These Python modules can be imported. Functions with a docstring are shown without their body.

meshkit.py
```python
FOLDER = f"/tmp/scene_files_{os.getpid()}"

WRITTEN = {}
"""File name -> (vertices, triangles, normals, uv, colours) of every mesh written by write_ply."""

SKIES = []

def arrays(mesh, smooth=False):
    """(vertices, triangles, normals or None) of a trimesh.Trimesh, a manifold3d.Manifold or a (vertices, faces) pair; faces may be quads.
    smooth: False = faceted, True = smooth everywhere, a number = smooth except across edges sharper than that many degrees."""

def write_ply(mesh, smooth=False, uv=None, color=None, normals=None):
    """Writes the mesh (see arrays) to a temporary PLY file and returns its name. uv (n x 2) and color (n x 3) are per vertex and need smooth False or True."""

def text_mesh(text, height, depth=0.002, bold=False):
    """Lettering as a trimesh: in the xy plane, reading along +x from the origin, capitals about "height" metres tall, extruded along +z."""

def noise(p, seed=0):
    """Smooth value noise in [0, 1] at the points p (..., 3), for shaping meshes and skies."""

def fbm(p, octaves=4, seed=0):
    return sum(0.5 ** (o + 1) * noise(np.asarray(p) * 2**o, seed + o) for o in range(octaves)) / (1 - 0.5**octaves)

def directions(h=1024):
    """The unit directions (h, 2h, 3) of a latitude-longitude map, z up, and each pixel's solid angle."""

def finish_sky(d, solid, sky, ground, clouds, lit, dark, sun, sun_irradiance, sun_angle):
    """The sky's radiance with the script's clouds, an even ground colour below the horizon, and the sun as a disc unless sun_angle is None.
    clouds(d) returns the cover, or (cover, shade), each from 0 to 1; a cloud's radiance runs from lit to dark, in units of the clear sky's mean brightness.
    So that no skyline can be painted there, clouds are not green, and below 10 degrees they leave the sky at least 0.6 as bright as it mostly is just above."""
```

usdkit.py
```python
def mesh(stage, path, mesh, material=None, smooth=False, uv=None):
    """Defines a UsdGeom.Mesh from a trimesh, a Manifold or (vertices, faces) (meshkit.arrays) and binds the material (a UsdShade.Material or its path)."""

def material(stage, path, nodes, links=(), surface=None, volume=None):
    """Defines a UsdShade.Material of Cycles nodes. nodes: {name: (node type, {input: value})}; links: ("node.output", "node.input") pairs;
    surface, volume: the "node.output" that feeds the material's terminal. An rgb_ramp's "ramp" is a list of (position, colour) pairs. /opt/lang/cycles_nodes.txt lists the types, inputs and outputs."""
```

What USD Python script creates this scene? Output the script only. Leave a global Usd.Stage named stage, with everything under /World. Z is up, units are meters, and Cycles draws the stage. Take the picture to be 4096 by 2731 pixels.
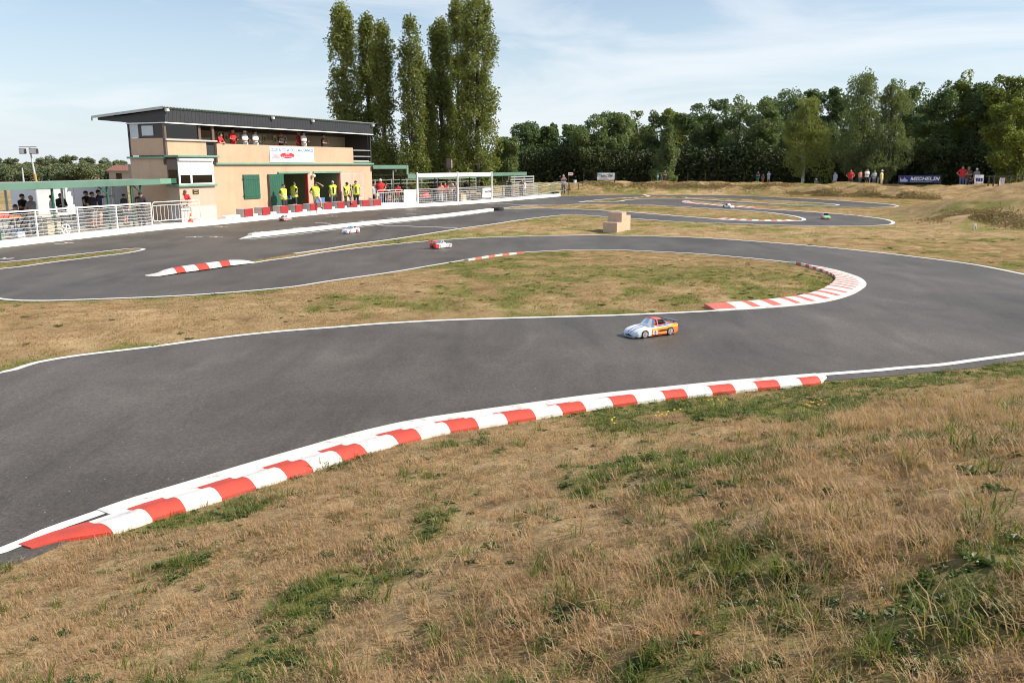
import math, random
import numpy as np, trimesh, usdkit, meshkit
import manifold3d as m3
from shapely.geometry import Polygon, LineString, Point, MultiPolygon
from shapely.ops import unary_union
from scipy import ndimage
from pxr import Usd, UsdGeom, UsdLux, UsdShade, Gf, Sdf, Vt

stage = Usd.Stage.CreateInMemory()
UsdGeom.SetStageUpAxis(stage, "Z"); UsdGeom.SetStageMetersPerUnit(stage, 1.0)
UsdGeom.Xform.Define(stage, "/World")
# ------------------------------------------------------------------ camera
PITCH, FPX, EYE = math.radians(12.0), 3321.0, 3.0
cam = UsdGeom.Camera.Define(stage, "/World/camera")
cam.CreateHorizontalApertureAttr(36.0); cam.CreateVerticalApertureAttr(36.0 * 682 / 1024)
cam.CreateFocalLengthAttr(36.0 * FPX / 4096)
cam.CreateClippingRangeAttr(Gf.Vec2f(0.05, 6000.0))
cam.CreateFStopAttr(9.0); cam.CreateFocusDistanceAttr(13.0)
cam.CreateExposureAttr(0.55)
xf = UsdGeom.Xformable(cam)
xf.AddTranslateOp().Set(Gf.Vec3d(0, 0, EYE)); xf.AddRotateXOp().Set(90 - math.degrees(PITCH))
# ------------------------------------------------------------------ sky and sun
SUN_EL = math.radians(37.0); SUN_AZ = math.atan2(1.0, -0.10)
SD = np.array([math.cos(SUN_EL) * math.sin(SUN_AZ), math.cos(SUN_EL) * math.cos(SUN_AZ), math.sin(SUN_EL)])
usdkit.material(stage, "/World/Looks/sky", {
    "sky": ("sky_texture", {"sky_type": "single_scattering", "sun_disc": False, "sun_elevation": SUN_EL, "sun_rotation": SUN_AZ, "air_density": 1.0, "aerosol_density": 0.6, "ozone_density": 1.0}),
    "geo": ("texture_coordinate", {}), "xyz": ("separate_xyz", {}),
    "map": ("mapping", {"scale": (1.3, 1.3, 8.0), "rotation": (0.06, 0.10, 0.5)}),
    "n1": ("noise_texture", {"scale": 1.7, "detail": 8.0, "roughness": 0.58, "distortion": 0.7}),
    "r1": ("rgb_ramp", {"ramp": [(0.0, (0, 0, 0)), (0.44, (0.03, 0.03, 0.03)), (0.56, (0.36, 0.36, 0.36)), (0.74, (0.70, 0.70, 0.70)), (1.0, (.8, .8, .8))]}),
    "hz": ("map_range", {"range_type": "smoothstep", "from_min": -0.02, "from_max": 0.26, "to_min": 0.78, "to_max": 0.06, "clamp": True}),
    "mh": ("mix", {"color2": (4.9, 5.75, 6.6)}), "mx": ("mix", {"color2": (7.0, 7.1, 7.3)}),
    "bg": ("background_shader", {"strength": 0.10}),
}, [("geo.generated", "map.vector"), ("map.vector", "n1.vector"), ("n1.fac", "r1.fac"), ("geo.generated", "xyz.vector"), ("xyz.z", "hz.value"), ("hz.result", "mh.fac"),
    ("sky.color", "mh.color1"), ("r1.color", "mx.fac"), ("mh.color", "mx.color1"), ("mx.color", "bg.color")], surface="bg.background")
dome = UsdLux.DomeLight.Define(stage, "/World/sky")
UsdShade.MaterialBindingAPI.Apply(dome.GetPrim()).Bind(UsdShade.Material.Get(stage, "/World/Looks/sky"))
sun = UsdLux.DistantLight.Define(stage, "/World/sun")
sun.CreateNormalizeAttr(True); sun.CreateIntensityAttr(1.15); sun.CreateAngleAttr(0.53); sun.CreateColorAttr(Gf.Vec3f(1.0, 0.91, 0.79))
m = Gf.Matrix4d(); m.SetLookAt(Gf.Vec3d(*map(float, SD)), Gf.Vec3d(0, 0, 0), Gf.Vec3d(0, 0, 1))
UsdGeom.Xformable(sun).AddTransformOp().Set(m.GetInverse())

# ------------------------------------------------------------------ survey: where a sight line of the surveyed station meets the ground
CP, SP = math.cos(PITCH), math.sin(PITCH)
def sight(px, py):
    x, y = (px - 2048.0) / FPX, -(py - 1365.5) / FPX
    return np.array([x, CP + y * SP, -SP + y * CP])
def G(px, py, z=0.0):
    d = sight(px, py); t = (z - EYE) / d[2]
    return np.array([t * d[0], t * d[1], z])
def at_depth(px, py, Y):
    d = sight(px, py); t = Y / d[1]
    return np.array([t * d[0], Y, EYE + t * d[2]])
def zat(Y, py):
    y = -(py - 1365.5) / FPX
    return EYE + Y * (y * CP - SP) / (CP + y * SP)

# ------------------------------------------------------------------ helpers
_names = {}
def fresh(parent, name):
    k = (parent, name); n = _names.get(k, 0); _names[k] = n + 1
    return f"{parent}/{name}" + (f"_{n:03d}" if n else "")
def tag(path, label=None, cat=None, group=None, kind=None):
    p = stage.GetPrimAtPath(path)
    for k, v in (("label", label), ("category", cat), ("group", group), ("kind", kind)):
        if v: p.SetCustomDataByKey(k, v)
    return path
def thing(name, label, cat, loc=(0, 0, 0), rotz=0.0, group=None, scale=None, kind=None):
    path = fresh("/World", name); x = UsdGeom.Xform.Define(stage, path)
    x.AddTranslateOp().Set(Gf.Vec3d(*map(float, loc)))
    if rotz: x.AddRotateZOp().Set(math.degrees(rotz))
    if scale: x.AddScaleOp().Set(Gf.Vec3f(*((scale,) * 3 if np.isscalar(scale) else scale)))
    return tag(path, label, cat, group, kind)
def copy_of(src, name, label, cat, loc, rotz=0.0, group=None, scale=None):
    path = thing(name, label, cat, loc, rotz, group, scale)
    p = stage.GetPrimAtPath(path)
    p.GetReferences().AddInternalReference(src); p.SetInstanceable(True)
    return path
class MB:
    def __init__(s): s.v, s.f, s.n = [], [], 0
    def add(s, v, f):
        v = np.asarray(v, float).reshape(-1, 3); f = np.asarray(f, int)
        if f.shape[1] == 4: f = np.vstack([f[:, [0, 1, 2]], f[:, [0, 2, 3]]])
        s.v.append(v); s.f.append(f + s.n); s.n += len(v); return s
    def mesh(s, m):
        v, f, _ = meshkit.arrays(m); return s.add(v, f)
    def box(s, x0, x1, y0, y1, z0, z1, ch=0.0):
        if ch:
            o = m3.Manifold.batch_hull([m3.Manifold.cube((x1-x0-2*ch*(k != 0), y1-y0-2*ch*(k != 1), z1-z0-2*ch*(k != 2))).translate((x0+ch*(k != 0), y0+ch*(k != 1), z0+ch*(k != 2))) for k in range(3)])
            return s.mesh(o)
        v = [(x, y, z) for z in (z0, z1) for y in (y0, y1) for x in (x0, x1)]
        return s.add(v, [(0, 2, 3, 1), (4, 5, 7, 6), (0, 1, 5, 4), (2, 6, 7, 3), (0, 4, 6, 2), (1, 3, 7, 5)])
    def bar(s, a, b, w, h=None, up=(0, 0, 1)):
        a, b = np.asarray(a, float), np.asarray(b, float); h = w if h is None else h
        t = b - a; t /= np.linalg.norm(t) + 1e-12
        r = np.cross(t, up); r = r / np.linalg.norm(r) if np.linalg.norm(r) > 1e-6 else np.array([1.0, 0, 0])
        q = np.cross(r, t); o = [(-w/2, -h/2), (w/2, -h/2), (w/2, h/2), (-w/2, h/2)]
        v = [p + r * i + q * j for p in (a, b) for i, j in o]
        return s.add(v, [(0, 1, 2, 3), (7, 6, 5, 4), (0, 4, 5, 1), (1, 5, 6, 2), (2, 6, 7, 3), (3, 7, 4, 0)])
    def tube(s, pts, r, sides=8, cap=True):
        p = np.asarray(pts, float); n = len(p); t = np.gradient(p, axis=0); t /= np.linalg.norm(t, axis=1, keepdims=True) + 1e-12
        r = np.broadcast_to(r, (n,)); a = np.cross(t, np.where(np.abs(t[:, 2:]) < 0.9, [0, 0, 1.0], [1.0, 0, 0])); a /= np.linalg.norm(a, axis=1, keepdims=True) + 1e-12
        b = np.cross(t, a); g = np.arange(sides) * 2 * np.pi / sides
        v = (p[:, None] + r[:, None, None] * (np.cos(g)[None, :, None] * a[:, None] + np.sin(g)[None, :, None] * b[:, None])).reshape(-1, 3)
        f = [(i*sides+j, i*sides+(j+1) % sides, (i+1)*sides+(j+1) % sides, (i+1)*sides+j) for i in range(n-1) for j in range(sides)]
        f = [(x[0], x[3], x[2], x[1]) for x in f]
        s.add(v, f)
        if cap:
            for e in (0, n-1):
                ring = v[e*sides:(e+1)*sides]; k = len(ring)
                s.add(np.vstack([ring, [p[e]]]), [(k, j, (j+1) % k) if e else (k, (j+1) % k, j) for j in range(k)])
        return s
    def ball(s, c, r, sub=1):
        m = trimesh.creation.icosphere(sub); return s.add(m.vertices * np.asarray(r) + np.asarray(c), m.faces)
    def text(s, txt, h, o, right, up, depth=0.004, bold=True, shear=0.0, fit=None):
        m = meshkit.text_mesh(txt, h, depth, bold); v = np.array(m.vertices)
        if fit: v[:, 0] *= fit / (v[:, 0].max() - v[:, 0].min())
        v[:, 0] += shear * v[:, 1]
        R, U = np.asarray(right, float), np.asarray(up, float); N = np.cross(R, U)
        return s.add(np.asarray(o) + v[:, :1] * R + v[:, 1:2] * U + v[:, 2:] * N, m.faces)
    def build(s, name, mat, parent="/World", smooth=False, **kw):
        if not s.v: return None
        path = fresh(parent, name)
        p = usdkit.mesh(stage, path, (np.vstack(s.v), np.vstack(s.f)), None, smooth=smooth).GetPrim()
        UsdShade.MaterialBindingAPI.Apply(p); p.CreateRelationship("material:binding", False).SetTargets([Sdf.Path("/World/Looks/" + mat)])
        if kw: tag(path, **kw)
        return path

# ------------------------------------------------------------------ materials
def paint(name, c, rough=0.6, var=0.12, scale=3.0, metal=0.0, bump=0.0, bscale=40.0, spec=0.5, c2=None, obj=False, coat=0.0):
    c = np.array(c, float); lo = c * (1 - var) if c2 is None else np.array(c2, float); hi = np.minimum(c * (1 + var), 0.95)
    src = "tc.object" if obj else "geo.position"
    nodes = {"geo": ("geometry", {}), "tc": ("texture_coordinate", {}), "n": ("noise_texture", {"scale": scale, "detail": 5.0, "roughness": 0.6}),
             "r": ("rgb_ramp", {"ramp": [(0.28, tuple(lo)), (0.46, tuple(c)), (0.75, tuple(hi))]}),
             "p": ("principled_bsdf", {"roughness": rough, "metallic": metal, "specular_ior_level": spec, "coat_weight": coat, "coat_roughness": 0.08})}
    links = [(src, "n.vector"), ("n.fac", "r.fac"), ("r.color", "p.base_color")]
    if bump:
        nodes["bn"] = ("noise_texture", {"scale": bscale, "detail": 4.0}); nodes["b"] = ("bump", {"strength": 0.6, "distance": bump})
        links += [(src, "bn.vector"), ("bn.fac", "b.height"), ("b.normal", "p.normal")]
    usdkit.material(stage, "/World/Looks/" + name, nodes, links, surface="p.BSDF"); return name
def leafmat(name, cols, trans=0.35, scale=0.45, rough=0.55, island=0.6):
    ramp = [(i / (len(cols) - 1), c) for i, c in enumerate(cols)]
    usdkit.material(stage, "/World/Looks/" + name, {
        "geo": ("geometry", {}), "n": ("noise_texture", {"scale": scale, "detail": 3.0}),
        "k": ("math", {"math_type": "multiply", "value2": island}), "k2": ("math", {"math_type": "multiply", "value2": 1.6 * (1 - island)}),
        "a": ("math", {"math_type": "add"}), "r": ("rgb_ramp", {"ramp": ramp}),
        "p": ("principled_bsdf", {"roughness": rough, "specular_ior_level": 0.35}), "t": ("translucent_bsdf", {}), "m": ("mix_closure", {"fac": trans}),
        "br": ("mix", {"mix_type": "multiply", "fac": 1.0, "color2": (1.15, 1.25, 0.6)})},
        [("geo.position", "n.vector"), ("geo.random_per_island", "k.value1"), ("n.fac", "k2.value1"), ("k.value", "a.value1"), ("k2.value", "a.value2"), ("a.value", "r.fac"),
         ("r.color", "p.base_color"), ("r.color", "br.color1"), ("br.color", "t.color"), ("p.BSDF", "m.closure1"), ("t.BSDF", "m.closure2")], surface="m.closure")
    return name
def glass(name, tint=(0.55, 0.6, 0.62), rough=0.02):
    usdkit.material(stage, "/World/Looks/" + name, {"f": ("fresnel", {"IOR": 1.6}), "t": ("transparent_bsdf", {"color": tint}), "g": ("glossy_bsdf", {"color": (1, 1, 1), "roughness": rough}), "m": ("mix_closure", {})},
                    [("f.fac", "m.fac"), ("t.BSDF", "m.closure1"), ("g.BSDF", "m.closure2")], surface="m.closure")
def render_wall(name, c, streak=.93):
    usdkit.material(stage, "/World/Looks/" + name, {"geo": ("geometry", {}), "m": ("mapping", {"scale": (2.6, 2.6, 0.22)}), "n": ("noise_texture", {"scale": 1.6, "detail": 6.0, "roughness": 0.7}), "r": ("rgb_ramp", {"ramp": [(0.30, tuple(streak*x for x in c)), (0.46, c), (0.75, tuple(1.04*x for x in c))]}),
        "n3": ("noise_texture", {"scale": 0.55, "detail": 5.0, "roughness": 0.65}), "r3": ("rgb_ramp", {"ramp": [(0.32, (0.88, 0.87, 0.85)), (0.55, (1, 1, 1))]}), "x": ("mix", {"mix_type": "multiply", "fac": 1.0}),
        "bn": ("noise_texture", {"scale": 55.0, "detail": 5.0}), "b": ("bump", {"strength": 0.7, "distance": 0.005}), "p": ("principled_bsdf", {"roughness": 0.88, "specular_ior_level": 0.25})},
        [("geo.position", "m.vector"), ("m.vector", "n.vector"), ("n.fac", "r.fac"), ("geo.position", "n3.vector"), ("n3.fac", "r3.fac"), ("r.color", "x.color1"), ("r3.color", "x.color2"), ("x.color", "p.base_color"), ("geo.position", "bn.vector"), ("bn.fac", "b.height"), ("b.normal", "p.normal")], surface="p.BSDF")
render_wall("peach", (0.525, 0.365, 0.250)); render_wall("peach_low", (0.50, 0.385, 0.30), .86)
paint("green_paint", (0.030, 0.13, 0.085), 0.45, 0.15, 2.0)
paint("green_door", (0.022, 0.105, 0.065), 0.5, 0.12, 2.0)
paint("green_trim", (0.16, 0.30, 0.22), 0.5, 0.15, 2.0)
paint("canopy_green", (0.105, 0.20, 0.150), 0.5, 0.18, 0.7)
paint("slate_cladding", (0.026, 0.028, 0.033), 0.5, 0.15, 3.0)
paint("dark_frame", (0.035, 0.030, 0.028), 0.5, 0.15, 3.0)
paint("brown_frame", (0.13, 0.085, 0.065), 0.5, 0.15, 3.0)
paint("white_trim", (0.72, 0.72, 0.69), 0.45, 0.06, 2.0)
paint("white_metal", (0.78, 0.78, 0.76), 0.35, 0.06, 4.0)
paint("galvanised", (0.42, 0.43, 0.42), 0.42, 0.15, 5.0, metal=0.4)
paint("white_wall", (0.80, 0.79, 0.75), 0.7, 0.06, 1.5, bump=0.003, bscale=30, c2=(0.62, 0.59, 0.53))
def kerb_paint(name, c, worn, scuff=.55):
    usdkit.material(stage, "/World/Looks/" + name, {"geo": ("geometry", {}), "n": ("noise_texture", {"scale": 5.0, "detail": 7.0, "roughness": 0.7}), "r": ("rgb_ramp", {"ramp": [(0.34, worn), (0.43, tuple(.9*x for x in c)), (0.6, c)]}),
        "m": ("mapping", {"scale": (3.0, 14.0, 3.0), "rotation": (0, 0, -0.75)}), "n2": ("noise_texture", {"scale": 1.6, "detail": 8.0, "roughness": 0.75, "distortion": 0.8}), "r2": ("rgb_ramp", {"ramp": [(0.60, (0, 0, 0)), (0.70, (scuff,) * 3), (0.8, (.9,) * 3)]}), "x": ("mix", {"color2": (0.10, 0.09, 0.08)}),
        "bn": ("noise_texture", {"scale": 45.0, "detail": 4.0}), "b": ("bump", {"strength": 0.6, "distance": 0.004}), "p": ("principled_bsdf", {"roughness": 0.65, "specular_ior_level": 0.4})},
        [("geo.position", "n.vector"), ("n.fac", "r.fac"), ("geo.position", "m.vector"), ("m.vector", "n2.vector"), ("n2.fac", "r2.fac"), ("r2.color", "x.fac"), ("r.color", "x.color1"), ("x.color", "p.base_color"), ("geo.position", "bn.vector"), ("bn.fac", "b.height"), ("b.normal", "p.normal")], surface="p.BSDF")
kerb_paint("white_kerb", (0.74, 0.72, 0.68), (0.42, 0.39, 0.34)); kerb_paint("red_kerb", (0.56, 0.070, 0.045), (0.40, 0.075, 0.055), .4); kerb_paint("red_kerb_faded", (0.58, 0.15, 0.11), (0.55, 0.26, 0.20), .3)
paint("red_block", (0.33, 0.025, 0.03), 0.55, 0.10, 3.0)
paint("block_white", (0.50, 0.45, 0.43), 0.6, 0.08, 3.0)
paint("plywood", (0.52, 0.37, 0.255), 0.6, 0.10, 5.0)
paint("plywood_dark", (0.46, 0.33, 0.245), 0.6, 0.10, 5.0)
paint("concrete", (0.36, 0.33, 0.29), 0.85, 0.15, 1.5, bump=0.004, bscale=30)
paint("room_dark", (0.16, 0.13, 0.105), 0.9, 0.2, 2.0)
paint("room_wall", (0.30, 0.25, 0.17), 0.9, 0.12, 1.5)
paint("room_green", (0.16, 0.19, 0.10), 0.8, 0.12, 1.5)
paint("poster", (0.55, 0.45, 0.26), 0.6, 0.08, 3.0)
paint("poster_ink", (0.14, 0.13, 0.10), 0.6, 0.08, 3.0)
paint("panel_pale", (0.50, 0.52, 0.54), 0.5, 0.08, 2.0)
paint("shutter_white", (0.80, 0.79, 0.78), 0.45, 0.03, 2.0)
paint("roof_sheet", (0.30, 0.32, 0.30), 0.5, 0.15, 1.0)
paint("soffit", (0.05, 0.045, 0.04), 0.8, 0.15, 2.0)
paint("black_plastic", (0.018, 0.018, 0.020), 0.4, 0.2, 8.0)
paint("rubber", (0.016, 0.016, 0.017), 0.75, 0.2, 8.0)
paint("chrome", (0.62, 0.62, 0.60), 0.22, 0.05, 8.0, metal=0.9)
paint("wood_post", (0.055, 0.045, 0.038), 0.85, 0.3, 6.0, bump=0.004)
paint("ochre_pole", (0.46, 0.30, 0.10), 0.6, 0.2, 1.0)
paint("grey_pole", (0.45, 0.46, 0.47), 0.5, 0.1, 1.0)
paint("sign_white", (0.82, 0.82, 0.81), 0.45, 0.02, 2.0)
paint("sign_blue", (0.05, 0.17, 0.42), 0.45, 0.05, 2.0)
paint("sign_red", (0.70, 0.03, 0.05), 0.45, 0.05, 2.0)
paint("sign_pink", (0.80, 0.35, 0.35), 0.45, 0.05, 2.0)
paint("sign_navy", (0.012, 0.020, 0.16), 0.45, 0.08, 2.0)
paint("sign_dark", (0.025, 0.025, 0.035), 0.45, 0.05, 2.0)
paint("sign_yellow", (0.62, 0.46, 0.10), 0.5, 0.08, 2.0)
paint("sign_grey", (0.38, 0.40, 0.45), 0.5, 0.08, 2.0)
paint("red_plastic", (0.62, 0.05, 0.03), 0.4, 0.08, 4.0)
paint("orange_plastic", (0.75, 0.13, 0.02), 0.45, 0.08, 4.0)
paint("blue_plastic", (0.05, 0.20, 0.52), 0.4, 0.08, 4.0)
paint("green_plastic", (0.08, 0.40, 0.10), 0.4, 0.08, 4.0)
paint("blue_cloth", (0.09, 0.21, 0.48), 0.8, 0.12, 6.0)
paint("beige_board", (0.52, 0.44, 0.30), 0.7, 0.1, 4.0)
paint("dark_tarp", (0.022, 0.026, 0.045), 0.6, 0.3, 1.0)
paint("rust_sheet", (0.12, 0.085, 0.07), 0.75, 0.3, 1.5)
paint("tile_roof", (0.22, 0.10, 0.075), 0.8, 0.2, 2.0)
paint("house_wall", (0.34, 0.30, 0.27), 0.85, 0.1, 1.0)
paint("bark", (0.075, 0.062, 0.048), 0.9, 0.3, 4.0, bump=0.02, bscale=8)
paint("birch_bark", (0.42, 0.42, 0.38), 0.8, 0.3, 3.0)
glass("pane"); glass("dark_pane", (0.16, 0.17, 0.17)); glass("clear_pane", (0.85, 0.88, 0.88))
# ------------------------------------------------------------------ the circuit's edges, as surveyed points on the ground
def L(*pts, z=0.0): return [tuple(G(x, y, z)[:2]) for x, y in pts]
def smooth_line(pts, step=0.35):
    p = np.asarray(pts, float)
    if len(p) < 4: return p
    d = np.r_[0, np.cumsum(np.linalg.norm(np.diff(p, axis=0), axis=1) ** 0.5)]
    q = [p[0]]
    for i in range(len(p) - 1):                       # centripetal Catmull-Rom
        p0 = p[i-1] if i else 2 * p[0] - p[1]; p3 = p[i+2] if i + 2 < len(p) else 2 * p[-1] - p[-2]
        t0 = 0.0; t1 = t0 + np.linalg.norm(p[i]-p0) ** .5 + 1e-9; t2 = t1 + np.linalg.norm(p[i+1]-p[i]) ** .5 + 1e-9; t3 = t2 + np.linalg.norm(p3-p[i+1]) ** .5 + 1e-9
        n = max(2, int(np.linalg.norm(p[i+1]-p[i]) / step) + 1)
        for t in np.linspace(t1, t2, n + 1)[1:]:
            A1 = (t1-t)/(t1-t0)*p0+(t-t0)/(t1-t0)*p[i]; A2 = (t2-t)/(t2-t1)*p[i]+(t-t1)/(t2-t1)*p[i+1]; A3 = (t3-t)/(t3-t2)*p[i+1]+(t-t2)/(t3-t2)*p3
            B1 = (t2-t)/(t2-t0)*A1+(t-t0)/(t2-t0)*A2; B2 = (t3-t)/(t3-t1)*A2+(t-t1)/(t3-t1)*A3
            q.append((t2-t)/(t2-t1)*B1+(t-t1)/(t2-t1)*B2)
    return np.array(q)
near_pts = L((0,2196),(164,2125),(329,2067),(526,1999),(723,1941),(986,1861),(1249,1785),(1400,1742),(1634,1688),(1868,1652),(2102,1619),(2335,1587),(2500,1568),(2634,1555),(2868,1531),(3055,1515),(3289,1496),(3500,1480),(3591,1471),(3744,1459),(3897,1438),(4012,1423),(4096,1411))
A_line = smooth_line([(-9.5, 1.9), (-6.6, 4.25)] + near_pts + [(10.2, 14.45), (12.2, 16.2), (13.7, 18.3), (14.4, 20.6)])
C_pts = L((4096,1101),(3887,1060),(3709,1036),(3471,1008),(3234,985),(2997,966),(2800,953),(2576,946),(2384,943),(2193,945),(1938,952),(1746,964),(1555,981),(1300,1011),(1180,1031),(1078,1044),(1024,1053))
C_line = smooth_line(C_pts)
D_pts = L((973,1046),(1120,1023),(1295,998),(1425,977),(1553,960),(1659,944),(1765,927),(1840,915),(1958,899),(2070,882),(2172,869),(2240,862),(2291,859),(2342,862),(2427,868),(2526,875),(2640,883),(2734,889),(2912,895),(3091,901),(3270,904),(3448,904),(3537,901),(3567,893),(3546,881),(3493,872),(3359,858),(3180,845),(3046,837),(2960,830),(2900,826),(2823,820),(2752,814),(2729,809),(2738,804),(2760,803),(2800,806),(2921,814),(3046,820),(3180,825),(3359,829.5),(3493,830.5),(3555,829),(3584,825.5),(3560,819.5),(3448,810),(3270,798),(3091,789),(2957,783),(2868,779),(2734,777),(2580,779),(2444,781),(2308,784),(2243,785.5))
D_line = smooth_line(D_pts)
K_pts = L((0,992),(213,968),(425,945),(638,921),(900,897),(1113,875),(1325,854),(1483,841),(1750,825),(1900,815),(2013,806),(2242,786))
K_line = smooth_line([(-21.5, 24.0)] + K_pts)
B_pts = L((0,1497),(159,1454),(319,1427),(478,1408),(638,1389),(797,1367),(957,1347),(1148,1328),(1339,1314),(1500,1301),(1746,1287),(1938,1280),(2193,1273),(2448,1266),(2576,1261),(2800,1251),(2902,1245),(3038,1237),(3174,1226),(3276,1214),(3344,1201),(3412,1179),(3446,1160),(3463,1146),(3465,1135),(3446,1116),(3412,1102),(3344,1082),(3242,1062),(3140,1048),(3038,1037),(2936,1028),(2807,1017),(2639,1008),(2499,1002),(2320,1000),(2193,1005),(2065,1013),(1938,1028),(1746,1059),(1555,1091),(1300,1127),(1180,1146),(1010,1163),(840,1176),(670,1186),(500,1193),(383,1197),(191,1203),(64,1201),(0,1194))
B_line = smooth_line([(-15.0, 10.8)] + B_pts + [(-15.0, 20.9), (-19.0, 23.0)])
I3 = smooth_line(L((1999,836),(2070,828),(2145,823),(2247,821),(2315,818),(2376,817),(2458,818),(2580,821),(2734,829),(2912,840),(3046,849),(3136,860),(3180,868),(3207,877),(3198,883),(3136,886),(3091,886),(3002,884),(2912,880),(2850,875),(2734,866),(2600,855),(2430,843),(2274,836),(2172,833.5),(2070,836)))
I56 = smooth_line(L((2322,809.5),(2376,803),(2444,796.5),(2512,792),(2580,789),(2648,789),(2756,791),(2904,796),(3095,802.5),(3220,810),(3332,818),(3345,821),(3314,823),(3176,819.5),(3040,812),(2904,803.5),(2780,797),(2680,795),(2580,796),(2500,801),(2470,806),(2400,809)))
I7 = smooth_line([(-24.0, 19.6)] + L((0,1052),(191,1033),(383,1012),(539,996),(568,998),(510,1012),(383,1028),(191,1052),(0,1076)) + [(-23.5, 17.6)])

outer = [(-60, 2.6)] + list(map(tuple, LineString(A_line).offset_curve(-0.30).coords)) + [(14.75, 22.0)] + list(map(tuple, C_line)) + list(map(tuple, D_line)) + list(map(tuple, K_line[::-1])) + [(-60, 24.0)]
asph = Polygon(outer).buffer(0)
isle1 = Polygon(list(map(tuple, B_line)) + [(-60, 30), (-60, 11)]).buffer(0)
isle1 = isle1.intersection(Polygon([(-19, 0), (40, 0), (40, 60), (-19, 60)]))
isles = [isle1] + [Polygon(p).buffer(0) for p in (I3, I56, I7)]
asph = asph.difference(unary_union(isles)).buffer(0.10).buffer(-0.02)       # the tarmac runs a hand's breadth past its white edge lines
if isinstance(asph, MultiPolygon): asph = max(asph.geoms, key=lambda g: g.area)

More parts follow.
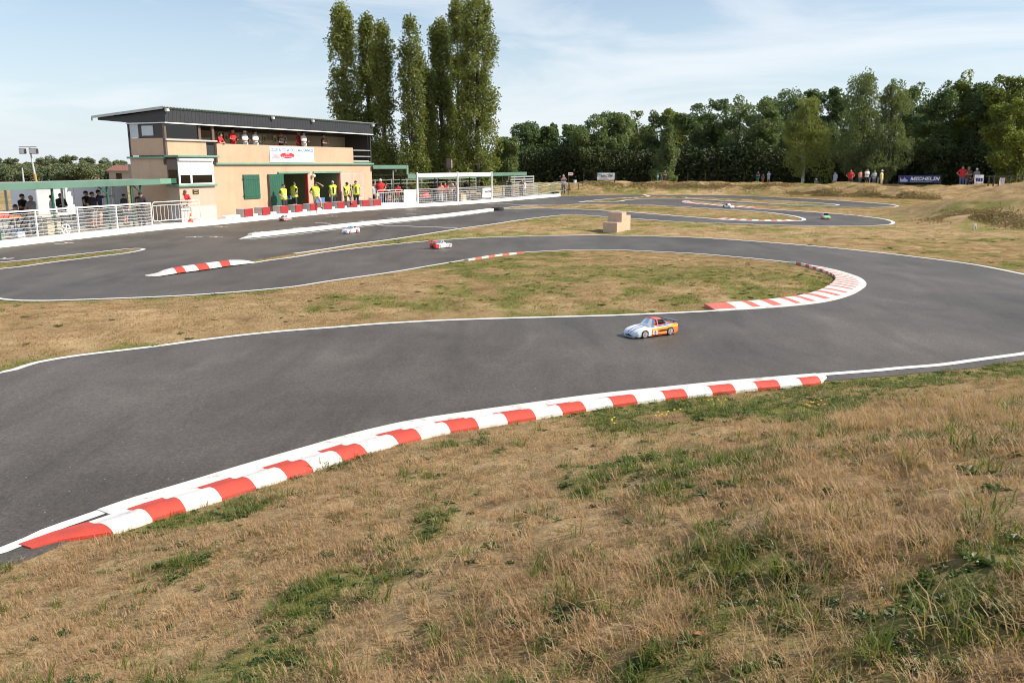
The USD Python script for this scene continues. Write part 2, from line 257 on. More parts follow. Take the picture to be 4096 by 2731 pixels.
track = thing("race_track", "grey asphalt model car circuit with white edge lines winding through dry grass", "race track", kind="structure")
tm = trimesh.creation.extrude_polygon(asph.simplify(0.01), 0.09, engine="earcut"); tm.apply_translation((0, 0, -0.078))
MB().mesh(tm).build("asphalt", "asphalt", track)
usdkit.material(stage, "/World/Looks/asphalt", {
    "geo": ("geometry", {}), "m": ("mapping", {"scale": (1.0, 0.30, 1.0), "rotation": (0, 0, -0.95)}),
    "n1": ("noise_texture", {"scale": 0.7, "detail": 8.0, "roughness": 0.68, "distortion": 1.2}), "r1": ("rgb_ramp", {"ramp": [(0.28, (0.058, 0.050, 0.042)), (0.45, (0.082, 0.071, 0.060)), (0.58, (0.097, 0.085, 0.072)), (0.75, (0.128, 0.113, 0.096))]}),
    "n2": ("noise_texture", {"scale": 26.0, "detail": 8.0, "roughness": 0.88}), "r2": ("rgb_ramp", {"ramp": [(0.30, (0.35, 0.35, 0.35)), (0.50, (1, 1, 1)), (0.70, (1.95, 1.88, 1.78))]}),
    "x": ("mix", {"mix_type": "multiply", "fac": 1.0}), "n3": ("noise_texture", {"scale": 0.22, "detail": 4.0, "roughness": 0.6}), "r3": ("rgb_ramp", {"ramp": [(0.34, (0.70, 0.69, 0.66)), (0.5, (1, 1, 1)), (0.66, (1.24, 1.24, 1.24))]}), "x4": ("mix", {"mix_type": "multiply", "fac": 1.0}),
    "v": ("voronoi_texture", {"scale": 8.0, "randomness": 1.0}), "vl": ("math", {"math_type": "less_than", "value2": 0.06}),
    "vm": ("noise_texture", {"scale": 0.35, "detail": 3.0}), "vt": ("math", {"math_type": "greater_than", "value2": 0.56}), "vv": ("math", {"math_type": "multiply"}),
    "x2": ("mix", {"color2": (0.34, 0.31, 0.26)}),
    "b": ("bump", {"strength": 0.6, "distance": 0.008}), "p": ("principled_bsdf", {"roughness": 0.55, "specular_ior_level": 0.4})},
    [("geo.position", "m.vector"), ("m.vector", "n1.vector"), ("n1.fac", "r1.fac"), ("geo.position", "n2.vector"), ("n2.fac", "r2.fac"), ("r1.color", "x.color1"), ("r2.color", "x.color2"), ("geo.position", "n3.vector"), ("n3.fac", "r3.fac"), ("x.color", "x4.color1"), ("r3.color", "x4.color2"),
     ("geo.position", "v.vector"), ("v.distance", "vl.value1"), ("geo.position", "vm.vector"), ("vm.fac", "vt.value1"), ("vl.value", "vv.value1"), ("vt.value", "vv.value2"), ("vv.value", "x2.fac"), ("x4.color", "x2.color1"),
     ("x2.color", "p.base_color"), ("n2.fac", "b.height"), ("b.normal", "p.normal")], surface="p.BSDF")
usdkit.material(stage, "/World/Looks/line_paint", {
    "geo": ("geometry", {}), "n": ("noise_texture", {"scale": 14.0, "detail": 6.0, "roughness": 0.7}), "r": ("rgb_ramp", {"ramp": [(0.27, (0.30, 0.28, 0.25)), (0.37, (0.70, 0.69, 0.66)), (0.6, (0.80, 0.79, 0.77))]}),
    "p": ("principled_bsdf", {"roughness": 0.6})}, [("geo.position", "n.vector"), ("n.fac", "r.fac"), ("r.color", "p.base_color")], surface="p.BSDF")

def ribbon(line, w0, w1, z, name="edge_line", mat="line_paint", parent=None, wv=None):
    """a painted strip from w0 to w1 to the left of the line"""
    p = np.asarray(line)[:, :2]; t = np.gradient(p, axis=0); t /= np.linalg.norm(t, axis=1, keepdims=True) + 1e-12
    n = np.stack([-t[:, 1], t[:, 0]], 1); k = len(p)
    zz = np.full((k, 1), z); v = np.vstack([np.hstack([p + n * w0, zz]), np.hstack([p + n * w1, zz])])
    f = [(i, i + 1, k + i + 1, k + i) for i in range(k - 1)]
    if w1 < w0: f = [q[::-1] for q in f]
    return MB().add(v, f).build(name, mat, parent or track)
ZL = 0.017
ribbon(A_line, -0.13, 0.0, ZL)
ribbon(B_line, 0.0, 0.12, ZL)
ribbon(C_line, -0.13, 0.0, ZL)
nD = len(D_line)
ribbon(D_line[int(nD*.02):int(nD*.40)], -0.16, 0.02, ZL)
ribbon(D_line[int(nD*.40):], -0.20, 0.02, ZL)
ribbon(np.vstack([I3, I3[:1]]), 0.0, 0.22, ZL)
ribbon(np.vstack([I56, I56[:1]]), 0.0, 0.26, ZL)
ribbon(I7, 0.0, 0.13, ZL)
# timing line across the lanes and the starting grid's painted marks
for a, b, w in (((1500,902),(1830,913),0.14),((1950,815),(2150,822),0.2),((2560,776.5),(2600,786),0.3)):
    a, b = G(*a)[:2], G(*b)[:2]; ribbon(np.linspace(a, b, 6), -w/2, w/2, ZL, "painted_line")
for x0, y0, x1, y1 in ((217,978,295,973),(-5,1038,57,1035),(742,951,810,949),(837,949,893,949),(857,909,912,908),(1304,867,1350,867),(1261,893,1322,896),(1172,911,1219,913),(1017,928,1072,930),(1623,842,1665,842),(1623,858,1665,859),(1546,873,1588,871),(1432,884,1474,884)):
    a, b = G(x0, y0)[:2], G(x1, y1)[:2]; d = (b - a) / np.linalg.norm(b - a)
    ribbon(np.linspace(a, b, 4), -0.06, 0.06, ZL, "grid_mark")
    e = b - d * 0.28
    ribbon(np.array([e + (-0.1, 0.22), e + (0.0, -0.05), e + (0.24, 0.02)]), -0.05, 0.05, ZL + 0.004, "grid_mark")

# ------------------------------------------------------------------ terrain: one sheet to the horizon
from shapely import contains_xy, prepare
RES = 0.125; X0, X1, Y0, Y1 = -32.0, 62.0, -4.0, 108.0
nx, ny = int((X1 - X0) / RES), int((Y1 - Y0) / RES)
gx, gy = X0 + (np.arange(nx) + .5) * RES, Y0 + (np.arange(ny) + .5) * RES
prepare(asph)
MX, MY = np.meshgrid(gx, gy)
inside = contains_xy(asph, MX.ravel(), MY.ravel()).reshape(ny, nx)
DIST = ndimage.distance_transform_edt(~inside) * RES
pit_poly = Polygon([tuple(p) for p in K_line] + [(8.2, 96), (-60, 120), (-80, 24)]).buffer(0).buffer(-0.9)
prepare(pit_poly)
PITD = ndimage.distance_transform_edt(contains_xy(pit_poly, MX.ravel(), MY.ravel()).reshape(ny, nx)) * RES
def grid_at(a, x, y):
    return ndimage.map_coordinates(a, [(np.asarray(y) - Y0) / RES - .5, (np.asarray(x) - X0) / RES - .5], order=1, mode="nearest")
A_ls = LineString(A_line)
near_poly = Polygon(list(map(tuple, A_line)) + [(40, 24), (60, -40), (-40, -40)])
prepare(near_poly)
def sstep(a, b, x):
    t = np.clip((x - a) / (b - a), 0, 1); return t * t * (3 - 2 * t)
berm_pts = np.array([(4.0, 93), (14, 92), (26, 90), (33, 85), (38, 80), (44, 76), (54, 70), (70, 60)], float)
def dist_poly(x, y, pts):
    best = np.full(np.shape(x), 1e9)
    for a, b in zip(pts[:-1], pts[1:]):
        d = b - a; t = np.clip(((x - a[0]) * d[0] + (y - a[1]) * d[1]) / (d @ d), 0, 1)
        best = np.minimum(best, np.hypot(x - a[0] - t * d[0], y - a[1] - t * d[1]))
    return best
def height(x, y):
    x, y = np.asarray(x, float), np.asarray(y, float)
    if x.ndim == 0: return float(height(x[None], y[None])[0])
    d = grid_at(DIST, x, y); d = np.where((x < X0) | (x > X1) | (y < Y0) | (y > Y1), 6.0, d)
    n1 = meshkit.fbm(np.stack([x * .5, y * .5, 0 * x], -1), 4, 3) - .5
    n2 = meshkit.fbm(np.stack([x * 2.3, y * 2.3, 0 * x + 7], -1), 3, 9) - .5
    n3 = meshkit.fbm(np.stack([x * 5.5, y * 5.5, 0 * x + 3], -1), 2, 15) - .5
    lift = sstep(0.25, 1.6, d)
    h = lift * (0.05 + 0.16 * n1 + 0.08 * n2 + 0.075 * n3 * (y < 14))
    near = contains_xy(near_poly, x.ravel(), y.ravel()).reshape(x.shape)
    dn = np.where(near, np.maximum(d - 0.15, 0), 0)
    side = 1.0 + 0.25 * sstep(2, 9, x)
    h = h + np.where(near, 1.75 * sstep(-0.6, 9.5, dn) * side - 1.75 * sstep(-0.6, 9.5, 0.0) * side, 0) * sstep(0, .4, d)
    isl = contains_xy(isle1, x.ravel(), y.ravel()).reshape(x.shape)
    h = h + np.where(isl, 0.10 * sstep(0.4, 4.0, d), 0)
    db = dist_poly(x, y, berm_pts)
    h = h + 1.05 * (1 - sstep(1.2, 6.5, db)) * (1 + .5 * n1) + np.where((y > 90) & (x > -4), 0.7 * sstep(90, 97, y), 0) * sstep(1, 6, db)
    r = np.hypot((x - 40) / 24, (y - 46) / 13); h = h + 3.6 * (1 - sstep(0.0, 1.0, r)) * (1 + .35 * n1) * sstep(.2, 4.0, d)
    r = np.hypot((x - 39) / 12, (y - 52) / 5.0); h = h + 0.6 * (1 - sstep(0.1, 1.0, r)) * (1 + .35 * n1) * sstep(.2, 4.0, d)
    pit = contains_xy(pit_poly, x.ravel(), y.ravel()).reshape(x.shape)
    pw = np.where((x < X0) | (x > X1) | (y < Y0) | (y > Y1), pit * 1.0, sstep(0, np.where(y > 70, 7.0, .8), grid_at(PITD, x, y)))
    h = h * (1 - pw) + 0.17 * pw
    far = np.hypot(x, y)
    h = h + np.where(x < -20, 0.35, 0.35) * 0.010 * np.maximum(far - 150, 0) * (0.6 + 0.9 * n1) * (far > 150)
    return h
xs = np.unique(np.concatenate([-np.geomspace(32, 2500, 40), np.arange(-32, -12, .5), np.arange(-12, -7, .22), np.arange(-7, 9.5, .11), np.arange(9.5, 20, .22), np.arange(20, 62, .45), np.geomspace(62, 2500, 36)]))
ys = np.unique(np.concatenate([-np.geomspace(4.2, 2500, 26), np.arange(-4, 0, .4), np.arange(0, 13, .10), np.arange(13, 26, .16), np.arange(26, 108, .42), np.geomspace(108, 2500, 36)]))
TX, TY = np.meshgrid(xs, ys); TZ = height(TX, TY)
idx = np.arange(TX.size).reshape(TX.shape)
qf = np.stack([idx[:-1, :-1].ravel(), idx[:-1, 1:].ravel(), idx[1:, 1:].ravel(), idx[1:, :-1].ravel()], 1)
gm = usdkit.mesh(stage, "/World/ground", (np.stack([TX.ravel(), TY.ravel(), TZ.ravel()], 1), qf), None, smooth=True)
tag("/World/ground", "dry grassy ground around the circuit, rising to banks at the edges", "ground", kind="structure")
def greenness(x, y):
    """where the turf is still green: patches, and along the tarmac's edge"""
    x, y = np.asarray(x, float), np.asarray(y, float)
    a = meshkit.fbm(np.stack([x * .33, y * .33, 0 * x + 2], -1), 4, 21); b = meshkit.fbm(np.stack([x * 1.7, y * 1.7, 0 * x + 5], -1), 3, 33)
    d = grid_at(DIST, x, y)
    g = sstep(0.51, 0.66, a * .55 + b * .45 + 0.08 * np.exp(-d / .5))
    nr = contains_xy(near_poly, x.ravel(), y.ravel()).reshape(x.shape)
    r = np.where(nr, sstep(.6, 2.6, x) * np.exp(-(np.maximum(d - .5, 0) / .95) ** 2), 0)      # the weedy strip beside the right half of the near kerb
    g = np.maximum(g, r * sstep(.30, .56, b + .10))
    r = np.exp(-(((x - 4.5) / 3.6) ** 2 + ((y - 22.3) / 2.0) ** 2)); g = np.maximum(g, .9 * r * sstep(.3, .55, b + .12))
    r = np.exp(-(((x - 2.2) / 3.0) ** 2 + ((y - 16.9) / .9) ** 2)); g = np.maximum(g, .75 * r * sstep(.3, .6, b + .1))
    r = np.exp(-(((x - 12) / 9) ** 2 + ((y - 47) / 3.2) ** 2)); g = np.maximum(g, .7 * r)
    r = np.exp(-(((x + 18) / 6) ** 2 + ((y - 25) / 6.0) ** 2)); g = np.maximum(g, .8 * r)
    return np.clip(g, 0, 1)
GV = greenness(TX.ravel(), TY.ravel())
UsdGeom.PrimvarsAPI(gm.GetPrim()).CreatePrimvar("green", Sdf.ValueTypeNames.FloatArray, "vertex").Set(Vt.FloatArray.FromNumpy(GV.astype(np.float32)))
usdkit.material(stage, "/World/Looks/ground", {
    "geo": ("geometry", {}), "n1": ("noise_texture", {"scale": 0.9, "detail": 8.0, "roughness": 0.65}), "n2": ("noise_texture", {"scale": 22.0, "detail": 6.0, "roughness": 0.75, "distortion": 0.6}),
    "r1": ("rgb_ramp", {"ramp": [(0.28, (0.20, 0.135, 0.075)), (0.45, (0.36, 0.255, 0.135)), (0.62, (0.47, 0.345, 0.19)), (0.8, (0.54, 0.42, 0.25))]}),
    "r2": ("rgb_ramp", {"ramp": [(0.25, (0.42, 0.40, 0.38)), (0.5, (1, 1, 1)), (0.75, (1.5, 1.45, 1.35))]}), "x": ("mix", {"mix_type": "multiply", "fac": 0.9}),
    "at": ("attribute", {"attribute": "green"}), "gr": ("rgb_ramp", {"ramp": [(0.3, (0.15, 0.15, 0.045)), (0.6, (0.27, 0.245, 0.08)), (0.8, (0.36, 0.30, 0.13))]}), "x2": ("mix", {}), "x3": ("mix", {"mix_type": "multiply", "fac": 0.8}),
    "b": ("bump", {"strength": 0.9, "distance": 0.05}), "p": ("principled_bsdf", {"roughness": 0.95, "specular_ior_level": 0.1})},
    [("geo.position", "n1.vector"), ("n1.fac", "r1.fac"), ("geo.position", "n2.vector"), ("n2.fac", "r2.fac"), ("r1.color", "x.color1"), ("r2.color", "x.color2"), ("at.fac", "x2.fac"), ("x.color", "x2.color1"),
     ("n2.fac", "gr.fac"), ("gr.color", "x2.color2"), ("x2.color", "p.base_color"), ("n2.fac", "b.height"), ("b.normal", "p.normal")], surface="p.BSDF")
UsdShade.MaterialBindingAPI.Apply(gm.GetPrim()).Bind(UsdShade.Material.Get(stage, "/World/Looks/ground"))
# paved pit apron behind the pit wall
ap = Polygon([tuple(p) for p in K_line[3:]] + [(4.0, 84.5), (-4, 84), (-28, 50), (-34, 22)]).buffer(0)
am = trimesh.creation.extrude_polygon(ap.buffer(-0.25), 0.05, engine="earcut"); am.apply_translation((0, 0, 0.145))
MB().mesh(am).build("pit_apron", "concrete", label="pale concrete apron behind the pit wall", cat="pavement", kind="structure")
PITZ = 0.197
# ------------------------------------------------------------------ kerbs
def arclen(p): return np.r_[0, np.cumsum(np.linalg.norm(np.diff(p, axis=0), axis=1))]
def resample(line, n=None, step=None):
    p = np.asarray(line, float)[:, :2]; s = arclen(p); n = n or max(3, int(s[-1] / step) + 1)
    t = np.linspace(0, s[-1], n); return np.stack([np.interp(t, s, p[:, k]) for k in (0, 1)], 1)
def station(line, q):
    p = np.asarray(line)[:, :2]; return LineString(p).project(Point(*q[:2]))
def at_station(line, t):
    p = np.asarray(line, float)[:, :2]; s = arclen(p); c = np.stack([np.interp(t, s, p[:, k]) for k in (0, 1)], 1)
    c2 = np.stack([np.interp(np.asarray(t) + .05, s, p[:, k]) for k in (0, 1)], 1); c1 = np.stack([np.interp(np.asarray(t) - .05, s, p[:, k]) for k in (0, 1)], 1)
    d = c2 - c1; d /= np.linalg.norm(d, axis=1, keepdims=True) + 1e-9
    return c, np.stack([-d[:, 1], d[:, 0]], 1)
def kerb_piece(line, s0, s1, w0, w1, prof, sgn, step=0.12, width=None, base=-0.02):
    """a length of kerb: prof(f) gives its height at fraction f of the width; sgn -1 = to the right of the line"""
    n = max(2, int((s1 - s0) / step) + 1); t = np.linspace(s0, s1, n); c, nn = at_station(line, t)
    fr = np.linspace(w0, w1, 9); W = width(t) if width else np.ones(n)
    top = np.stack([np.stack([*(c + nn * sgn * (W * f)[:, None]).T, np.array([prof(f, a) for a in t])], 1) for f in fr], 1)
    bot = top[:, [0, -1]].copy(); bot[:, :, 2] = base
    m = len(fr); mb = MB(); V = top.reshape(-1, 3)
    f = [(i*m+j, i*m+j+1, (i+1)*m+j+1, (i+1)*m+j) for i in range(n-1) for j in range(m-1)]
    if sgn > 0: f = [q[::-1] for q in f]
    mb.add(V, f)
    for k, e in ((0, 0), (1, m-1)):
        V2 = np.vstack([top[:, e], bot[:, k]]); mb.add(V2, [(i, i+1, n+i+1, n+i) for i in range(n-1)])
    for e in (0, n-1):
        V2 = np.vstack([top[e], top[e] * (1, 1, 0) + (0, 0, base)]); mb.add(V2, [(j, j+1, m+j+1, m+j) for j in range(m-1)])
    return mb
KW = [(174,2203),(329,2177),(483,2142),(638,2091),(753,2042),(884,1993),(1013,1947),(1141,1910),(1243,1877),(1364,1841),(1470,1813),(1592,1776),(1690,1757),(1816,1734),(1919,1711),(2029,1688),(2137,1667),(2249,1653),(2345,1639),(2452,1622),(2550,1609),(2660,1595),(2751,1586),(2854,1576),(2943,1564),(3038,1559),(3120,1547),(3211,1541),(3296,1532),(3363,1528)]
kq = [G(x, y, 0.03) for x, y in KW]; ks = np.array([station(A_line, q) for q in kq]); kd = np.array([LineString(A_line).distance(Point(*q[:2])) for q in kq])
kfit = np.polyfit(ks, kd, 3)
kw_in = lambda t: np.maximum(np.polyval(kfit, t), .2)
def width_near(t): return kw_in(t) * np.clip(.45 + (t - ks[0]) / .6 * .55, .45, 1) * np.clip(.45 + (ks[-1] - t) / .35 * .55, .45, 1)
def prof_near(f, a):
    e = np.clip((a - ks[0]) / 1.0, 0, 1) * np.clip((ks[-1] - a) / .4 + .2, 0, 1)
    z = +.020 + .012 * f + .066 * float(sstep(.42, .74, f)) - .060 * float(sstep(.86, 1.0, f)); return .024 + (z - .02) * e
kerb = thing("kerb", "long near kerb with red and white blocks curving along the edge of the dry bank", "kerb", group=None)
kerb_piece(A_line, ks[0] + .75, ks[-1], 0.0, 0.34, prof_near, -1, width=width_near).build("inner_band", "white_kerb", kerb, smooth=40)
reds = [(0,2),(3,4),(5,6),(7,8),(9,10),(11,12),(13,14),(15,16),(17,18),(19,20),(21,22),(23,24),(25,26),(27,28)]
prev = None
for a, b in reds:
    if prev is not None: kerb_piece(A_line, ks[prev], ks[a], 0.34, 1.0, prof_near, -1, width=width_near).build("white_block", "white_kerb", kerb, smooth=40)
    kerb_piece(A_line, ks[a], ks[b], 0.34, 1.0, prof_near, -1, width=width_near).build("red_block", "red_kerb", kerb, smooth=40); prev = b
kerb_piece(A_line, ks[28], ks[29], 0.34, 1.0, prof_near, -1, width=width_near).build("white_block", "white_kerb", kerb, smooth=40)

# hairpin kerb on the centre island
h0, h1 = station(B_line, G(2872,1247)), station(B_line, G(3150,1048))
wk = lambda t: np.interp(t, [h0, h0+.8, (h0+h1)/2+.4, h1-2.2, h1], [.55, .62, .78, .55, .12])
prof_h = lambda f, a: .022 + .03 * f + .03 * float(sstep(.2, .8, f))
hk = thing("kerb", "curved red and white kerb round the hairpin tip of the central grass island", "kerb")
kerb_piece(B_line, h0, h1, 0.0, 0.24, prof_h, 1, width=wk).build("inner_band", "white_kerb", hk, smooth=40)
hs = [station(B_line, G(x, y)) for x, y in ((2872,1247),(2965,1242),(3030,1238),(3062,1235),(3110,1231),(3148,1227),(3200,1222),(3225,1219),(3262,1214),(3288,1211),(3320,1203),(3342,1198),(3368,1190),(3385,1185),(3405,1178),(3418,1174),(3432,1164),(3440,1160))]
e = hs[-1]; k = 0
while e < h1 - .4:
    e += (.22, .20)[k % 2] if e < h1 - 3 else (.30, .28)[k % 2]; hs.append(min(e, h1)); k += 1
for i in range(len(hs) - 1):
    kerb_piece(B_line, hs[i], hs[i+1], 0.24, 1.0, prof_h, 1, width=wk, step=.1).build("white_block" if i % 2 else "red_block", "white_kerb" if i % 2 else "red_kerb_faded", hk, smooth=40)

# raised nose kerb where two lanes part
nk_lo = smooth_line(L((580,1105),(600,1107.5),(636,1108),(721,1097),(806,1086),(891,1073),(1020,1053)), .1); nk_hi = smooth_line(L((580,1104),(604,1099),(636,1093),(677,1084),(772,1069),(857,1058),(908,1052),(973,1047),(1020,1052.5)), .1)
nk = thing("kerb", "raised tapering nose kerb in red and white where two lanes part on the left", "kerb")
sh = [0, .12, .26, .335, .44, .54, .655, .745, 1.0]
for i, (a, b) in enumerate(zip(sh[:-1], sh[1:])):
    n = max(3, int((b - a) * 36)); t = np.linspace(a, b, n); lo, hi = resample(nk_lo, 200), resample(nk_hi, 200)
    P = np.stack([np.interp(t, np.linspace(0, 1, 200), lo[:, k]) for k in (0, 1)], 1); Q = np.stack([np.interp(t, np.linspace(0, 1, 200), hi[:, k]) for k in (0, 1)], 1)
    amp = .125 * np.interp(t, [0, .10, .16, .30, .75, .95, 1], [.12, .14, .75, 1, 1, .35, .15]); m = 9; u = np.linspace(0, 1, m)
    V = np.stack([P[:, None] * (1 - u)[None, :, None] + Q[:, None] * u[None, :, None]], 0)[0]; Z = .016 + amp[:, None] * np.sin(np.pi * np.clip(u * .92 + .04, 0, 1))[None] ** .7
    V = np.concatenate([V, Z[..., None]], -1).reshape(-1, 3)
    MB().add(V, [(r*m+c, (r+1)*m+c, (r+1)*m+c+1, r*m+c+1) for r in range(n-1) for c in range(m-1)]).build("red_block" if i in (3, 5) or i == 7 - 8 else ("red_block" if i == 2 + 5 - 0 and False else "white_block"), "red_kerb" if i in (2, 4, 6) else "white_kerb", nk, smooth=40)

def stripe_kerb(line, s0, s1, w, sgn, n, label, first_red=True):
    kt = thing("kerb", label, "kerb"); pr = lambda f, a: .024 + .04 * float(sstep(.1, .8, f))
    for i in range(n):
        a, b = s0 + (s1 - s0) * i / n, s0 + (s1 - s0) * (i + 1) / n; r = (i % 2 == 0) == first_red
        kerb_piece(line, a, b, 0.0, 1.0, pr, sgn, width=lambda t: np.full(len(t), w), step=.3).build("red_block" if r else "white_block", "red_kerb_faded" if r else "white_kerb", kt, smooth=40)
st = lambda l, x, y: station(l, G(x, y))
stripe_kerb(D_line, st(D_line, 3006,834), st(D_line, 2735,806), .62, -1, 23, "far striped kerb round the left tip of the island where the white car passes")
stripe_kerb(I56[:], st(I56, 2478,796), st(I56, 2756,791), .7, -1, 18, "thin striped kerb arching along the far lane in front of the dark woods")
stripe_kerb(I3, st(I3, 3200,884), st(I3, 2850,876), .45, -1, 15, "low striped kerb along the near side of the island by the pink car")
stripe_kerb(B_line, st(B_line, 2080,1012), st(B_line, 2330,1000) if st(B_line, 2330,1000) > st(B_line, 2080,1012) else st(B_line, 2080,1012) + 3, .26, 1, 8, "short flat striped kerb on the far side of the central grass island")

# ------------------------------------------------------------------ pit wall, dividing wall
def low_wall(line, w, z0, z1, sgn, name, mat, parent, step=.5, ch=.02):
    p = resample(line, step=step); t = np.gradient(p, axis=0); t /= np.linalg.norm(t, axis=1, keepdims=True); n = np.stack([-t[:, 1], t[:, 0]], 1) * sgn
    prof = [(0, z0), (0, z1 - ch), (ch, z1), (w - ch, z1), (w, z1 - ch), (w, z0)]; k = len(prof)
    V = np.stack([np.hstack([p + n * o, np.full((len(p), 1), z)]) for o, z in prof], 1).reshape(-1, 3)
    f = [(i*k+j, i*k+j+1, (i+1)*k+j+1, (i+1)*k+j) for i in range(len(p)-1) for j in range(k-1)]
    mb = MB().add(V, f)
    for e in (0, len(p)-1): mb.add(V[e*k:(e+1)*k], [(0, 1, 4, 5), (1, 2, 3, 4)])
    return mb.build(name, mat, parent)
KS = arclen(K_line); K_total = KS[-1]
pw = thing("pit_wall", "long low white wall along the pit side of the main straight", "wall")
cuts = np.linspace(0, K_total, 15)
for a, b in zip(cuts[:-1], cuts[1:]):
    c, _ = at_station(K_line, np.linspace(a + .008, b - .008, 12)); low_wall(c, .34, -.05, .25, 1, "wall_slab", "white_wall", pw)
dv = thing("dividing_wall", "low white wall dividing the two straights, ending at a black tyre", "wall")
dl = smooth_line(L((1010,951),(1155,935),(1372,911),(1500,897.5),(1800,866),(1976,844)))
ds = arclen(dl)
for a, b in zip(np.linspace(0, ds[-1], 10)[:-1], np.linspace(0, ds[-1], 10)[1:]):
    c, _ = at_station(dl, np.linspace(a + .006, b - .006, 8)); low_wall(c, .26, -.02, .17, 1, "wall_slab", "white_wall", dv)
tip = G(957,956.5); q0 = np.array(dl[0]); MB().add([(*tip[:2], .012), (*q0, .012), (*(q0 + (-.2, .28)), .012), (*q0, .10), (*(q0 + (-.2, .28)), .10)], [(0, 1, 3), (0, 3, 4), (0, 4, 2)]).build("ramped_tip", "white_trim", dv)
ribbon(smooth_line(L((957,958),(989,958),(1155,942),(1372,916),(1500,902.5),(1800,869),(1976,846.5))), -.05, .05, ZL)
def tyre(x, y, label, z=0.01, r=.30):
    t = thing("tyre", label, "tyre", (x, y, z)); an = np.linspace(0, 2*np.pi, 25); mb = MB()
    sec = [(r*.55, .02), (r*.95, 0), (r, .04), (r, .15), (r*.95, .19), (r*.55, .17), (r*.52, .1)]; k = len(sec)
    V = [(rr*np.cos(a), rr*np.sin(a), zz) for a in an[:-1] for rr, zz in sec]
    mb.add(V, [(i*k+j, ((i+1) % 24)*k+j, ((i+1) % 24)*k+(j+1) % k, i*k+(j+1) % k) for i in range(24) for j in range(k)]).build("tread", "rubber", t, smooth=50)
    MB().tube([(r*.57*np.cos(a), r*.57*np.sin(a), .10) for a in an], .02, 6).build("bead", "black_plastic", t, smooth=True)
g = G(1990,843); tyre(g[0], g[1], "black tyre lying at the far end of the white dividing wall", r=.42)
g = G(2232,783); tyre(g[0] - .3, g[1] + .5, "black tyre lying behind the end of the pit wall", r=.42, z=.17)

# ------------------------------------------------------------------ red and white blocks before the building
bx_r = [1013.5,1083,1155,1213,1272,1329,1381,1431,1481,1526]
bu = np.array([.44, .898]); BANG = math.atan2(bu[1], bu[0])
order = ["first", "second", "third", "fourth", "fifth", "sixth", "seventh", "eighth", "ninth", "tenth"]
KN = LineString(K_line)
def kerb_at_px(px, off, z):
    """point where the sight line of a column crosses a line parallel to the pit wall"""
    l = LineString(resample(K_line, step=.5)).offset_curve(off) if off else KN
    d = sight(px, 870); ray_ = LineString([(0, 0), (d[0] / d[1] * 160, 160)]); q = l.intersection(ray_)
    q = q if q.geom_type == "Point" else list(q.geoms)[0]
    return np.array([q.x, q.y, z])
b0 = None
for i, r in enumerate(bx_r):
    q = kerb_at_px(r, .06, .25); s_ = KN.project(Point(*q[:2])); c, n_ = at_station(K_line, np.array([s_])); ang = math.atan2(-n_[0][0], n_[0][1])
    lab = f"red and white barrier block, {order[i]} from the left in the row before the building"
    if i == 0: lab = "red and white barrier block at the left end of the row, before the building wall"
    if i == 9: lab = "red and white barrier block at the right end of the row, beside the metal barrier"
    if b0 is None:
        b0 = thing("barrier_block", lab, "block", q, ang, "red and white blocks on the pit wall")
        MB().box(-.74, 0, 0, .03, 0, .44).build("red_face", "red_block", b0)
        MB().box(-.74, 0, .03, .55, 0, .44, ch=.01).build("white_body", "block_white", b0)
    else: copy_of(b0, "barrier_block", lab, "block", q, ang, "red and white blocks on the pit wall")
sl = None
for i, (a, b) in enumerate(((905,962),(1015,1033),(1085,1107),(1156,1166),(1213,1228),(1272,1290),(1331,1342),(1381,1390),(1433,1442),(1526,1676))):
    p, q = kerb_at_px(a, .10, .25), kerb_at_px(b, .10, .25); l = np.linalg.norm(q - p); an = math.atan2(q[1]-p[1], q[0]-p[0])
    lab = "low white ledge stone before the barrier blocks, left of them" if i == 0 else ("long low white ledge under the metal barrier and white banner" if i == 9 else f"small white stone in the gap right of the {order[i-1]} barrier block from the left")
    t = thing("ledge_stone", lab, "stone", p, an, "white stones on the pit wall"); MB().box(0, l, 0, .30, 0, .13 if i else .16, ch=.012).build("stone", "white_wall", t)

# ------------------------------------------------------------------ fences of the pit lane
def wire_panel(p, q, zt, t, name="wire_mesh", mat="white_metal", nrod=6, z0=.10, parent=None, rod=.013, pitch=.075, wire=.007):
    p, q = np.array(p, float), np.array(q, float); mb = MB()
    L_ = np.linalg.norm(q[:2] - p[:2]); n = max(2, int(L_ / pitch))
    for k in range(nrod):
        z = z0 + (zt - .10 - z0) * k / (nrod - 1); MB().bar(p + (0, 0, z), q + (0, 0, z), rod).build("rod", mat, parent)
    for k in range(1, n):
        a = p + (q - p) * k / n; mb.bar(a + (0, 0, z0), a + (0, 0, zt - .10), wire, up=(1, 0, 0))
    mb.build(name, mat, parent)
def px_fence(posts, label, off, zb, ztop, nrod, pitch, wire, tall=(), mat="white_metal"):
    P = [kerb_at_px(x, off, zb) for x in posts]; t = thing("pit_fence", label, "fence", (0, 0, 0))
    for i, p in enumerate(P):
        MB().bar(p, p + (0, 0, ztop - .03), .055, up=(1, 0, 0)).build("post", mat, t)
    for p, q in zip(P[:-1], P[1:]):
        MB().bar(p + (0, 0, ztop), q + (0, 0, ztop), .06).build("top_rail", mat, t)
        wire_panel(p, q, ztop, t, parent=t, nrod=nrod, pitch=pitch, wire=wire)
    return P
FL = px_fence((-250,-40,142,310,466,606), "white welded fence in front of the left shelter, beside the main straight", .17, .25, 1.02, 7, .055, .004)
FR = px_fence((1676,1730,1784,1833,1881,1925,1969,2009,2049,2085,2120,2153), "grey welded fence in front of the right shelter, hung with small banners", .17, .25, 1.02, 6, .09, .007, mat="galvanised")
